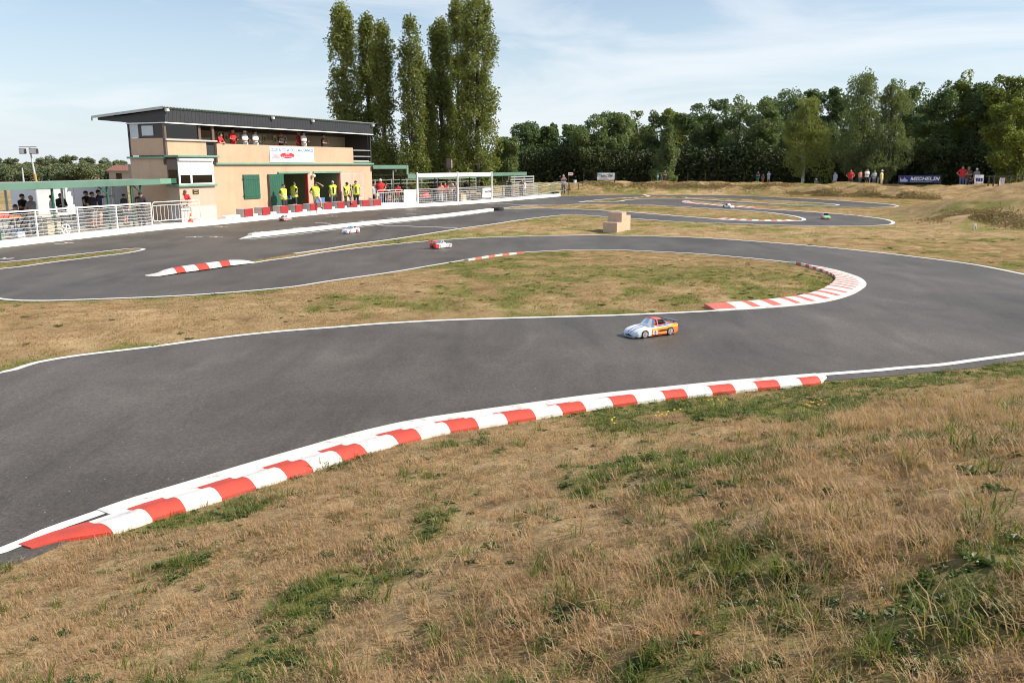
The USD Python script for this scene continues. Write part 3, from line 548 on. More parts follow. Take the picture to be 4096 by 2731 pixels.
def barrier(label, p, q, zb, h=1.02, nb=12, mat="white_metal", top_r=.02):
    p, q = np.array([*p[:2], zb if np.isscalar(zb) else zb[0]]), np.array([*q[:2], zb if np.isscalar(zb) else zb[1]]); d = q - p; Ln = np.linalg.norm(d); d /= Ln
    t = thing("crowd_barrier", label, "barrier"); U = np.array([0, 0, 1.0])
    r = .12; fr = [p + U*.14, p + U*(h-r)] + [p + d*(r - r*math.cos(a)) + U*(h - r + r*math.sin(a)) for a in (.5, 1.05, 1.57)] + [q - d*(r - r*math.cos(a)) + U*(h - r + r*math.sin(a)) for a in (1.57, 1.05, .5)] + [q + U*(h-r), q + U*.14, p + U*.14]
    MB().tube(fr, top_r, 8).build("frame", mat, t, smooth=50)
    MB().tube([p + U*(h-.16), q + U*(h-.16)], top_r*.8, 7).build("upper_rail", mat, t, smooth=50)
    for k in range(1, nb): a = p + d*Ln*k/nb; MB().tube([a + U*.14, a + U*(h-.16)], .010, 6).build("bar", mat, t, smooth=50)
    nrm = np.cross(d, U)
    for a in (p + d*.25, q - d*.25): MB().tube([a - nrm*.28 + U*.01, a - nrm*.2 + U*.05, a + U*.15, a + nrm*.2 + U*.05, a + nrm*.28 + U*.01], .016, 6).build("foot", mat, t, smooth=50)
    return t
p_, q_ = kerb_at_px(614, .5, 0), kerb_at_px(802, .5, 0); barrier("white metal crowd barrier with a man in red leaning on it, left of the building", p_, q_, .25, nb=13)
p_, q_ = kerb_at_px(1513, .55, 0), kerb_at_px(1616, .45, 0); barrier("white metal crowd barrier between the last red block and the white banner", p_, q_, .25, nb=14)
a, b = at_depth(2138,781,80.5), at_depth(2204,770,82.5); barrier("grey crowd barrier at the far end of the pit fence, lower of two", a, b, (a[2]-.1, b[2]-.1), h=.98, nb=13, mat="galvanised")
a, b = at_depth(2206,769,82.6), at_depth(2264,762,84.5); barrier("grey crowd barrier up the bank past the pit fence, upper of two", a, b, (a[2]-.1, b[2]-.1), h=1.0, nb=13, mat="galvanised")
# traffic cone
q = kerb_at_px(763, .12, .25); t = thing("traffic_cone", "small orange traffic cone on the pit wall beside the left crowd barrier", "cone", q)
MB().box(-.13, .13, -.13, .13, 0, .03, ch=.008).build("base", "orange_plastic", t); an = np.linspace(0, 2*np.pi, 17)[:-1]
def frustum(r0, r1, z0, z1): V = [(r*np.cos(a), r*np.sin(a), z) for r, z in ((r0, z0), (r1, z1)) for a in an]; return MB().add(V + [(0, 0, z1)], [(i, (i+1) % 16, 16+(i+1) % 16, 16+i) for i in range(16)] + [(16+i, 16+(i+1) % 16, 32, 32) for i in range(16)])
frustum(.10, .072, .03, .17).build("body", "orange_plastic", t, smooth=50); frustum(.073, .052, .17, .27).build("band", "sign_white", t, smooth=50); frustum(.052, .022, .27, .42).build("tip", "orange_plastic", t, smooth=50)

# ------------------------------------------------------------------ wooden winners' podium on the grass
g = G(2467,929,.05); pd = thing("podium", "stepped pale plywood winners podium standing on the grass between the lanes", "podium", (g[0], g[1], float(height(g[0], g[1])) - .01), math.atan2(1.5, .81))
# local x runs along the lit long side, y away to the left
for x0, x1, z1, nm in ((0, .56, .44, "low_step"), (.565, 1.125, .86, "middle_step"), (1.13, 1.69, .70, "far_step")):
    MB().box(x0, x1, .02, .66, 0, z1 - .022).build(nm, "plywood_dark", pd)
    MB().box(x0 - .0, x1, -.0, .68, z1 - .02, z1, ch=.004).build("top_board", "plywood", pd)
    MB().box(x0, x1, -.004, .018, 0, z1 - .022).build("side_board", "plywood", pd)
# ------------------------------------------------------------------ clubhouse: local x along the facade, y into the building, z up
P0 = G(660, 893, .15)[:2]; P1_ = G(1483, 827, .15)[:2]
BU = (P1_ - P0) / np.linalg.norm(P1_ - P0); BN = np.array([BU[1], -BU[0]]); BA = math.atan2(BU[1], BU[0]); BL = float(np.linalg.norm(P1_ - P0))
KX = BL / 17.44
def facade(px, py, off=0.0):
    """(x, z) on the plane parallel to the facade, off metres in front of it"""
    d = sight(px, py); o = P0 + off * BN; t, s = np.linalg.solve(np.array([[d[0], -BU[0]], [d[1], -BU[1]]]), o); return float(s), float(EYE + t * d[2])
def bw(x, y, z): return np.array([*(P0 + BU * x - BN * y), z])
cl = thing("clubhouse", "peach two storey clubhouse with dark slatted fascia and open viewing gallery", "building", (*P0, 0), BA)
def part(name, mat, *boxes, parent=None, ch=0.0, **kw):
    mb = MB()
    for b in boxes: mb.box(*b, ch=ch)
    return mb.build(name, mat, parent or cl, **kw)
X0b, XR, YB, ZG = 0.42, facade(1484, 600)[0], 2.45, .12
ZC = 3.06
fx = lambda px, py: facade(px, py)[0]
xo1, xo2, xp1, xo3, xo4 = fx(1128,740), fx(1233,740), fx(1257,740), fx(1358,740), fx(1451,740)
xw = fx(866, 600)
# ground floor walls
for b_ in ((X0b, xo1, 0, .2, ZG, 3.0), (xo2, xp1, 0, .2, ZG, 2.48), (xo3, XR, 0, .2, ZG, 2.48), (xo1, XR, 0, .2, 2.48, 3.0)): part("wall", "peach", b_)
part("side_wall", "peach", (X0b, X0b+.2, .2, YB, ZG, 3.3))
part("back_wall", "room_wall", (X0b, XR, YB, YB+.2, ZG, 3.0)); part("end_wall", "peach", (XR-.2, XR, .2, YB, ZG, 3.0))
part("floor_slab", "concrete", (X0b+.2, XR-.2, .2, YB, 2.82, 3.0)); part("room_floor", "concrete", (X0b+.2, XR-.2, .0, YB, ZG, .2))
part("partition", "room_green", (xp1-.1, xp1, .2, YB, .2, 2.8)); part("partition", "room_green", (xo3+.0, xo3+.1, .2, YB, .2, 2.8)); part("partition", "room_dark", (xo1-.1, xo1, .2, YB, .2, 2.8))
part("inner_door", "room_dark", (xp1+.75, xp1+1.5, YB-.05, YB, .2, 2.2)); part("notice", "panel_pale", (xp1+1.0, xp1+1.3, YB-.07, YB-.052, 1.55, 1.95))
# green cornice, lintels
part("cornice", "green_trim", (fx(858,655), XR+.12, -.14, .1, ZC-.06, ZC+.05), ch=.015)
part("lintel", "green_trim", (xo1-.35, xo2+.1, -.10, .0, 2.48, 2.60), ch=.01); part("lintel", "green_trim", (xp1-.1, xo3+.15, -.10, .0, 2.48, 2.60), ch=.01)
part("door_frame", "red_block", (xo2-.07, xo2, -.012, .2, .2, 2.48)); part("door_frame", "red_block", (xo3, xo3+.06, -.012, .2, .2, 2.48))
# window shutter, open green door, white double doors
sx0, sx1 = fx(972,740), fx(1037,740)
sh_ = part("window_shutter", "green_door", (sx0, sx1, -.05, -.005, 1.12, 2.46))
for k in range(7): part("board", "green_door", (sx0+.02+(sx1-sx0-.04)*k/7, sx0+.01+(sx1-sx0-.04)*(k+1)/7, -.065, -.05, 1.15, 2.43), parent=sh_)
for z in (2.2, 1.27): part("batten", "green_door", (sx0+.03, sx1-.03, -.085, -.065, z, z+.1), parent=sh_)
for z in (2.25, 1.32): part("hinge", "dark_frame", (sx0-.05, sx0+.05, -.09, -.066, z-.03, z+.03), parent=sh_)
dx0 = fx(1072,740)
gd = part("green_door", "green_door", (dx0, xo1, -.16, -.11, .17, 2.46)); 
for k in range(6): part("board", "green_door", (dx0+.015+(xo1-dx0-.03)*k/6, dx0+.007+(xo1-dx0-.03)*(k+1)/6, -.172, -.16, .2, 2.43), parent=gd)
part("door_edge", "room_dark", (dx0-.02, dx0, -.16, -.0, .17, 2.46), parent=gd)
wd0, wdm, wd1 = xo3+.07, fx(1405,740), xo4
for a, b in ((wd0, wdm-.012), (wdm+.012, wd1)):
    d = part("white_door", "block_white", (a, b, -.06, -.02, .2, 2.45)); hzs = (.2, .8, 1.5, 2.45)
    for z0, z1 in zip(hzs[:-1], hzs[1:]): part("panel", "peach_low", (a+.05, b-.05, -.07, -.06, z0+.04, z1-.03), parent=d)
for z in (1.48, .72): part("hinge", "galvanised", (wd1-.01, wd1+.05, -.08, -.03, z, z+.08))
lx = fx(1247,702); lp = MB().tube([(lx, 0, 2.36), (lx, -.10, 2.36)], .05, 8).build("wall_lamp", "white_trim", cl); MB().ball((lx, -.15, 2.33), .11, 2).build("globe", "sign_white", lp, smooth=True)
# bay with roller shutter
b0x, b1x = .36, facade(857,720,.75)[0]; BY = -.75
part("bay_wall", "peach_low", (b0x+.02, b1x, BY, .0, ZG, 1.93)); part("bay_plinth", "block_white", (b0x+.0, b1x+.01, BY-.02, .0, ZG, .95))
part("bay_sill", "green_trim", (b0x-.12, b1x+.08, BY-.14, .02, 1.93, 2.04), ch=.015)
part("bay_side", "brown_frame", (b0x+.05, b0x+.12, BY+.04, -.02, 2.04, 3.26)); part("bay_side", "peach", (b1x-.06, b1x, BY+.04, -.0, 2.04, 3.26)); part("bay_side_window", "dark_pane", (b0x+.03, b0x+.045, BY+.1, -.1, 2.1, 2.75))
bm = b0x + (b1x-b0x)*.36
bwn = part("bay_window", "shutter_white", (b0x+.06, b1x, BY, BY+.06, 2.04, 2.09)); part("jamb", "shutter_white", (b0x+.06, b0x+.16, BY, BY+.06, 2.09, 3.18), parent=bwn); part("jamb", "shutter_white", (b1x-.12, b1x, BY, BY+.06, 2.09, 3.18), parent=bwn); part("mullion", "shutter_white", (bm-.06, bm+.06, BY, BY+.06, 2.09, 2.5), parent=bwn)
part("pane", "dark_pane", (b0x+.16, bm-.06, BY+.02, BY+.03, 2.09, 2.5), parent=bwn); part("pane", "dark_pane", (bm+.06, b1x-.12, BY+.02, BY+.03, 2.09, 2.5), parent=bwn)
part("bay_inside", "room_dark", (b0x+.13, b1x-.07, BY+.5, BY+.52, 2.04, 3.2))
rs = part("roller_shutter", "shutter_white", (b0x+.08, b1x-.02, BY-.10, BY+.1, 3.18, 3.34), ch=.03)
for k in range(14):
    z = 2.5 + .68*k/14
    for a, c in ((b0x+.14, bm-.012), (bm+.012, b1x-.1)): part("slat", "shutter_white", (a, c, BY-.012, BY+.01, z, z+.68/14-.006), parent=rs)
part("bay_roof", "green_trim", (X0b-.15, b1x+.32, BY-.2, .0, 3.37, 3.47), ch=.015); part("side_cornice", "green_trim", (X0b-.12, X0b, .0, YB+.12, 3.30, 3.40), ch=.015)
for k, z in enumerate((1.72, 1.60)):
    pq = part("plaque", "sign_dark", (facade(771,760,.77)[0], facade(794,760,.77)[0], BY-.035, BY-.02, z-.05+.0, z+.10-.04)); a_, c_ = facade(773,760,.77)[0], facade(792,760,.77)[0]
    [part("lettering", "sign_yellow", (a_+.02, c_-.02-.04*j, BY-.04, BY-.036, z+.02-.035*j, z+.035-.035*j), parent=pq) for j in range(2)]
# upper storey: cabin at the left, gallery to the right
part("cabin_panel", "peach", (X0b+.12, fx(825,600), -.02, .12, 3.45, 4.18)); part("cabin_side_panel", "peach", (X0b+.02, X0b+.12, .14, YB-.08, 3.45, 4.30))
part("corner_post", "brown_frame", (X0b, X0b+.12, -.03, .1, 3.42, 5.1)); part("corner_post", "dark_frame", (X0b, X0b+.1, YB-.1, YB, 3.32, 5.1))
part("window_sill", "block_white", (X0b, xw, -.12, .14, 4.18, 4.26), ch=.01)
part("gap_panel", "slate_cladding", (fx(825,600)+.01, xw-.02, .1, .16, 3.12, 4.16))
for px in (797, 851): x = fx(px, 540); part("window_post", "brown_frame", (x-.05, x+.12, -.0, .12, 4.26, 5.1))
cw = part("cabin_window", "brown_frame", (X0b+.12, fx(797,540)-.05, .02, .08, 4.26, 4.30)); part("window_head", "brown_frame", (X0b+.12, fx(797,540)-.05, .02, .08, 5.02, 5.08), parent=cw); part("pane", "dark_pane", (X0b+.14, fx(797,540)-.06, .045, .055, 4.3, 5.02), parent=cw)
sw = part("side_window", "dark_frame", (X0b+.03, X0b+.09, .14, 1.72, 4.32, 5.06)); part("pane", "panel_pale", (X0b-.002, X0b+.028, .72, 1.48, 4.42, 4.9), parent=sw); part("side_board", "panel_pale", (X0b+.03, X0b+.08, 1.76, YB-.12, 4.32, 5.06))
part("gallery_floor", "concrete", (xw, XR, .1, YB, 3.02, 3.30)); part("parapet", "peach", (xw, fx(1411,620), -.035, .12, ZC+.052, 4.10))
part("gallery_back_wall", "room_wall", (X0b+.3, XR, 2.05, 2.15, 3.1, 5.5))
for k in range(8): part("gallery_dado", "panel_pale", (xw+.3+1.15*k, xw+1.35+1.15*k, 2.02, 2.05, 3.3, 4.22))
part("gallery_beam", "poster", (xw, xw+9.3, 2.0, 2.05, 4.24, 4.48)); part("gallery_beam", "soffit", (xw, XR, 2.0, 2.05, 4.86, 5.3))
part("end_cladding", "dark_frame", (XR-.12, XR-.02, .2, 2.1, 3.1, 5.4)); part("end_post", "dark_frame", (XR-.12, XR, -.02, .1, 3.08, 5.15))
for k, px in enumerate((880, 905, 950, 980, 1018, 1040, 1058, 1100, 1122, 1140)):
    x = facade(px, 530, -1.95)[0]; po = part("poster", "poster", (x-.16, x+.16, 1.97, 1.99, 4.30, 4.78)); part("print", "poster_ink", (x-.08, x+.08, 1.96, 1.97, 4.42, 4.66 - .05*(k % 3)), parent=po)
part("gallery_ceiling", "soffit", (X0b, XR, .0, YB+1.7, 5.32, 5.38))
rx0 = fx(1411,620)
for z in (3.95, 3.55, 3.18): part("stair_rail", "galvanised" if z > 3.2 else "green_trim", (rx0+.05, XR-.13, -.02, .03, z-.03, z+.03))
# fascia, rails, roof
fz0, fz1 = 5.05, 5.68
fa = part("fascia", "slate_cladding", (X0b-.04, XR+.05, -.16, -.10, fz0, fz1))
for k in range(72):
    a = X0b-.04 + (XR+.09-X0b)*k/72; part("slat", "slate_cladding", (a+.006, a+(XR+.09-X0b)/72-.006, -.18, -.16, fz0, fz1), parent=fa)
part("fascia_rail", "white_trim", (X0b-.06, XR+.08, -.20, -.08, fz0-.06, fz0), ch=.01); part("fascia_rail", "green_trim", (X0b-.06, XR+.08, -.20, -.08, fz1, fz1+.05), ch=.01)
sf = MB(); 
for y0, y1, za, zb, zc, zd in ((-.10, YB, fz0, fz1-.02, fz0, 5.42), (YB, 4.45, fz0+.03, 5.42, 5.24, 5.36)):
    sf.add([(X0b-.02, y0, za), (X0b-.02, y1, zc), (X0b-.02, y1, zd), (X0b-.02, y0, zb), (X0b+.06, y0, za), (X0b+.06, y1, zc), (X0b+.06, y1, zd), (X0b+.06, y0, zb)], [(0, 3, 2, 1), (4, 5, 6, 7), (0, 1, 5, 4), (3, 7, 6, 2), (1, 2, 6, 5), (0, 4, 7, 3)])
sf.build("side_fascia", "slate_cladding", cl); part("fascia_rail", "white_trim", (X0b-.06, X0b-.02, -.08, YB+.03, fz0-.05, fz0))
rf = MB(); xs_ = np.linspace(X0b-.25, XR+.15, 180); V = []
for i, x in enumerate(xs_):
    o = .022 * (1 if i % 2 else -1)
    V += [(x, -.32, fz1+.09+o), (x, 4.6, 5.41+o), (x, -.32, fz1+.07+o), (x, 4.6, 5.39+o)]
n_ = len(xs_); rf.add(V, [(4*i, 4*i+4, 4*i+5, 4*i+1) for i in range(n_-1)] + [(4*i+2, 4*i+3, 4*i+7, 4*i+6) for i in range(n_-1)] + [(4*i, 4*i+2, 4*i+6, 4*i+4) for i in range(n_-1)]); rfp = rf.build("roof", "roof_sheet", cl)
part("verge_board", "green_trim", (X0b-.27, X0b-.24, 4.55, 4.62, 5.2, 5.36), parent=rfp)
MB().add([(X0b-.27, -.32, fz1-.02), (X0b-.27, 4.6, 5.32), (X0b-.27, 4.6, 5.44), (X0b-.27, -.32, fz1+.11), (X0b-.25, -.32, fz1-.02), (X0b-.25, 4.6, 5.32), (X0b-.25, 4.6, 5.44), (X0b-.25, -.32, fz1+.11)], [(0, 3, 2, 1), (4, 5, 6, 7), (0, 1, 5, 4), (3, 7, 6, 2)]).build("verge_board", "galvanised", rfp)
for k, px in enumerate((652, 1075, 1235, 1476)):
    x = fx(px, 460); fl = part("floodlight", "white_trim", (x-.09, x+.09, -.36, -.22, fz1-.13, fz1+.0), ch=.015); part("lens", "panel_pale", (x-.075, x+.075, -.372, -.36, fz1-.115, fz1-.015), parent=fl)
# club banner on the parapet
n0, n1 = fx(1076,620), fx(1252,620); bh = .90
bn = thing("club_banner", "white club banner lettered CLUB AUTO MODELS MACONNAIS on the gallery parapet", "banner", bw(n0, -.055, 3.14), BA); W = n1 - n0
MB().box(0, W, -.012, 0, 0, bh, ch=.003).build("sheet", "sign_white", bn)
R_, U_ = (1, 0, 0), (0, 0, 1)
MB().text("CLUB AUTO MODELS MACONNAIS", .17, (.08, -.016, bh-.27), R_, U_, fit=W-.16).build("lettering", "sign_blue", bn)
an = np.linspace(0, 2*np.pi, 33)[:-1]; e_ = Polygon([(1.55+.66*math.cos(a), .40+.165*math.sin(a)) for a in an])
def plate(poly, y0, y1): 
    m_ = trimesh.creation.extrude_polygon(poly, y1-y0, engine="earcut"); v = np.array(m_.vertices); return MB().add(np.stack([v[:, 0], -(v[:, 2]+y0), v[:, 1]], 1), m_.faces[:, ::-1])
plate(e_, .013, .018).build("oval", "sign_red", bn)
MB().text("CIRCUIT", .075, (1.37, -.021, .46), R_, U_, fit=.36).build("lettering", "sign_white", bn)
sc_ = MB().tube([(1.06 + .018*k, -.020, .33 + .035*math.sin(k*1.9)*(1 + .6*math.sin(k*.7))) for k in range(54)], .007, 4).build("script_line", "sign_white", bn)
rc_ = Polygon([(.12,.22),(.85,.22),(.88,.30),(.74,.34),(.62,.45),(.40,.47),(.30,.34),(.12,.33)]); plate(rc_, .013, .017).build("car_drawing", "sign_pink", bn); [plate(Point(w_,.23).buffer(.065), .018, .021).build("car_wheel", "sign_grey", bn) for w_ in (.28, .72)]
for z, a, c, mt, h_ in ((.07, .35, W-.7, "sign_grey", .05), (.38, 2.35, W-.15, "sign_pink", .05), (.07, .06, .3, "sign_pink", .035)):
    mb = MB(); x = a; r_ = random.Random(int(z*100)+int(a*10))
    while x < c: w_ = r_.uniform(.02, .035); mb.box(x, x+w_, -.017, -.013, z, z+h_*r_.uniform(.7, 1)); x += w_+r_.choice((.012, .012, .012, .06))
    mb.build("small_print", mt, bn, kind="stuff")
# little post with a cream globe at the right corner, table before it
g = bw(fx(1478,800)+.2, -.5, .2); t = thing("globe_post", "short white post with cream globe head at the right corner of the clubhouse", "bollard", g); MB().tube([(0, 0, 0), (0, 0, .62)], .06, 10).build("post", "white_trim", t, smooth=50); MB().ball((0, 0, .74), .15, 2).build("globe", "poster", t, smooth=True)
# tables inside the two openings
def table(label, loc, rot, w, d, h, top, leg="galvanised", skirt=None, name="table"):
    t = thing(name, label, "table", loc, rot); MB().box(0, w, 0, d, h-.03, h, ch=.006).build("tabletop", top, t)
    for x in (.05, w-.05):
        for y in (.05, d-.05): MB().tube([(x, y, 0), (x, y, h-.03)], .018, 6).build("leg", leg, t)
    if skirt: MB().box(-.01, w+.01, -.01, .01, h-.32, h+.004).build("cloth", skirt, t)
    return t
table("dark counter table in the left doorway of the clubhouse", bw(xo1+.75, .9, .2), BA, 1.5, .6, .74, "room_dark")
table("table under a bright blue cloth in the second doorway", bw(xp1+.25, .7, .2), BA, 1.7, .6, .72, "blue_cloth", skirt="blue_cloth")
for lab, x, c, w in (("green crate on the counter in the left doorway", 1.25, "green_plastic", .0), ("blue crate on the counter in the left doorway", 1.85, "blue_plastic", .3)):
    t = thing("crate", lab, "crate", bw(xo1+x, .95, .94), BA); mb = MB(); 
    MB().box(0, .34, 0, .3, 0, .02).build("bottom", c, t)
    for a in ((0, .34, 0, .015), (0, .34, .285, .3), (0, .015, .015, .285), (.325, .34, .015, .285)): MB().box(*a, .02, .18).build("side", c, t)
# ------------------------------------------------------------------ people: one continuous body each, clothes as its children
paint("skin", (0.46, 0.25, 0.17), 0.55, 0.08, 8.0); paint("skin_tan", (0.36, 0.18, 0.115), 0.55, 0.08, 8.0)
CLOTH = dict(black=(0.018, 0.018, 0.022), dark=(0.035, 0.037, 0.045), navy=(0.02, 0.028, 0.07), red=(0.52, 0.022, 0.028), white=(0.74, 0.74, 0.74), grey=(0.20, 0.20, 0.21), ltgrey=(0.46, 0.45, 0.45), blue=(0.08, 0.15, 0.36), teal=(0.03, 0.24, 0.28),
             orange=(0.55, 0.13, 0.04), pink=(0.68, 0.27, 0.22), green=(0.03, 0.22, 0.11), beige=(0.50, 0.42, 0.29), brown=(0.13, 0.085, 0.06), olive=(0.10, 0.11, 0.06), denim=(0.09, 0.13, 0.22), plaid=(0.36, 0.42, 0.55), yellow=(0.62, 0.58, 0.22), purple=(0.22, 0.15, 0.22), khaki=(0.46, 0.36, 0.27))
for k, c in CLOTH.items(): paint("cloth_" + k, c, 0.85, 0.12, 9.0)
usdkit.material(stage, "/World/Looks/hi_vis", {"p": ("principled_bsdf", {"base_color": (0.70, 0.86, 0.05), "roughness": 0.6})}, [], surface="p.BSDF")
paint("hair_dark", (0.022, 0.016, 0.012), 0.6, 0.2, 20.0); paint("hair_grey", (0.32, 0.31, 0.30), 0.6, 0.2, 20.0); paint("hair_fair", (0.32, 0.21, 0.10), 0.6, 0.2, 20.0); paint("reflective", (0.50, 0.51, 0.50), 0.4, 0.05, 9.0); paint("eye_dark", (0.03, 0.02, 0.015), 0.3, 0.0, 9.0); paint("lips", (0.34, 0.13, 0.11), 0.5, 0.0, 9.0); paint("shoe", (0.06, 0.055, 0.05), 0.6, 0.2, 9.0)
_sph = {}
def sph(c, r):
    k = round(r, 4)
    if k not in _sph: _sph[k] = m3.Manifold.sphere(r, 10)
    return _sph[k].translate(tuple(map(float, c)))
def hull(*cr): return m3.Manifold.batch_hull([sph(c, r) for c, r in cr])
def soft(m, edge, it):
    v, f, _ = meshkit.arrays(m.refine_to_length(edge)); t = trimesh.Trimesh(v, f, process=True); trimesh.smoothing.filter_taubin(t, .5, .53, it); return t
A3 = lambda *a: np.array(a, float)
def skeleton(pose):
    J = dict(hipL=A3(.09, 0, .93), hipR=A3(-.09, 0, .93), kneeL=A3(.10, -.02, .50), kneeR=A3(-.10, -.02, .50), ankL=A3(.11, .02, .08), ankR=A3(-.11, .02, .08), pel=A3(0, 0, .97), waist=A3(0, 0, 1.10), chest=A3(0, 0, 1.31), shL=A3(.185, .01, 1.43), shR=A3(-.185, .01, 1.43), neck=A3(0, .0, 1.50), head=A3(0, -.02, 1.63),
             elL=A3(.25, .04, 1.14), elR=A3(-.25, .04, 1.14), wrL=A3(.24, -.06, .89), wrR=A3(-.24, -.06, .89))
    up = ("waist", "chest", "shL", "shR", "neck", "head", "elL", "elR", "wrL", "wrR")
    def bend(a, z0=1.0):
        for k in up:
            p = J[k]; dz = p[2] - z0
            J[k] = A3(p[0], p[1] * math.cos(a) - dz * math.sin(a), z0 + dz * math.cos(a) + p[1] * math.sin(a))
    if pose in ("lean", "lean2"):
        bend(.42); J["head"] += (0, .02, -.0); b = 1.05
        J.update(elL=A3(.27, -.34, b+.02), elR=A3(-.27, -.34, b+.02), wrL=A3(.03, -.50, b+.02), wrR=A3(-.05, -.49, b+.03))
        J["ankL"] += (0, -.12, 0); J["kneeL"] += (0, -.08, 0)
    elif pose == "tx": J.update(elL=A3(.25, -.02, 1.15), elR=A3(-.25, -.02, 1.15), wrL=A3(.10, -.26, 1.14), wrR=A3(-.10, -.26, 1.14)); J["head"] += (0, -.01, 0)
    elif pose == "point": J.update(elL=A3(.21, -.27, 1.43), wrL=A3(.20, -.55, 1.46))
    elif pose == "shade": J.update(elL=A3(.43, -.16, 1.52), wrL=A3(.16, -.15, 1.69), elR=A3(-.37, .04, 1.20), wrR=A3(-.19, -.06, 1.02), kneeL=A3(.17, -.34, .66), ankL=A3(.21, -.42, .26)); bend(-.10)
    elif pose == "hips": J.update(elL=A3(.38, .08, 1.20), elR=A3(-.38, .08, 1.20), wrL=A3(.19, -.02, 1.02), wrR=A3(-.19, -.02, 1.02))
    elif pose == "pocket": J.update(elL=A3(.27, .08, 1.16), elR=A3(-.30, .09, 1.16), wrL=A3(.17, -.05, .98), wrR=A3(-.18, -.08, 1.0))
    elif pose == "fold": J.update(elL=A3(.25, -.08, 1.17), elR=A3(-.25, -.08, 1.17), wrL=A3(-.06, -.19, 1.20), wrR=A3(.06, -.17, 1.16))
    elif pose == "chin": J.update(elR=A3(-.24, -.16, 1.20), wrR=A3(-.05, -.17, 1.50))
    elif pose == "knee": J.update(kneeL=A3(.13, -.34, .76), ankL=A3(.13, -.36, .34), elL=A3(.25, -.1, 1.12), elR=A3(-.2, -.15, 1.12), wrL=A3(.13, -.3, .92), wrR=A3(.06, -.3, .93)); bend(.12)
    elif pose == "photo": J.update(elL=A3(.23, -.18, 1.32), elR=A3(-.23, -.18, 1.32), wrL=A3(.07, -.20, 1.58), wrR=A3(-.07, -.20, 1.58))
    elif pose in ("sit", "sitlean"):
        for k in J: J[k] = J[k] - (0, 0, .46)
        J.update(kneeL=A3(.12, -.43, .49), kneeR=A3(-.12, -.43, .49), ankL=A3(.12, -.42, .08), ankR=A3(-.12, -.42, .08), elL=A3(.24, -.12, .72), elR=A3(-.24, -.12, .72), wrL=A3(.12, -.36, .66), wrR=A3(-.12, -.36, .66))
        if pose == "sitlean": bend(.5, .5); J.update(elL=A3(.2, -.4, .62), elR=A3(-.2, -.4, .62), wrL=A3(.06, -.5, .72), wrR=A3(-.06, -.5, .72))
    elif pose == "walk": J.update(kneeL=A3(.09, -.16, .50), ankL=A3(.10, -.24, .09), kneeR=A3(-.09, .05, .50), ankR=A3(-.10, .28, .13), wrL=A3(.24, .12, .90), wrR=A3(-.23, -.22, .93))
    return J
def hand(J, s):
    e, w = J["el" + s], J["wr" + s]; d = (w - e) / np.linalg.norm(w - e); sg = 1 if s == "L" else -1
    side = np.cross(d, A3(0, 0, 1)); side = side / (np.linalg.norm(side) + 1e-6) if np.linalg.norm(side) > .2 else A3(0, 1, 0)
    nrm = np.cross(side, d); out = [hull((w, .026), (w + d*.085 + side*.026, .014), (w + d*.085 - side*.026, .014))]
    for k, l in zip((-.030, -.010, .010, .030), (.062, .078, .074, .058)):
        a = w + d*.085 + side*k; b = a + d*l*.55 - nrm*.008; c = b + d*l*.40 - nrm*.030; out += [hull((a, .0095), (b, .009)), hull((b, .009), (c, .008))]
    a = w + d*.02 + side*.03*sg; b = a + side*.035*sg + d*.03; out += [hull((a, .013), (b, .011)), hull((b, .011), (b + d*.035 - nrm*.012, .009))]
    return out
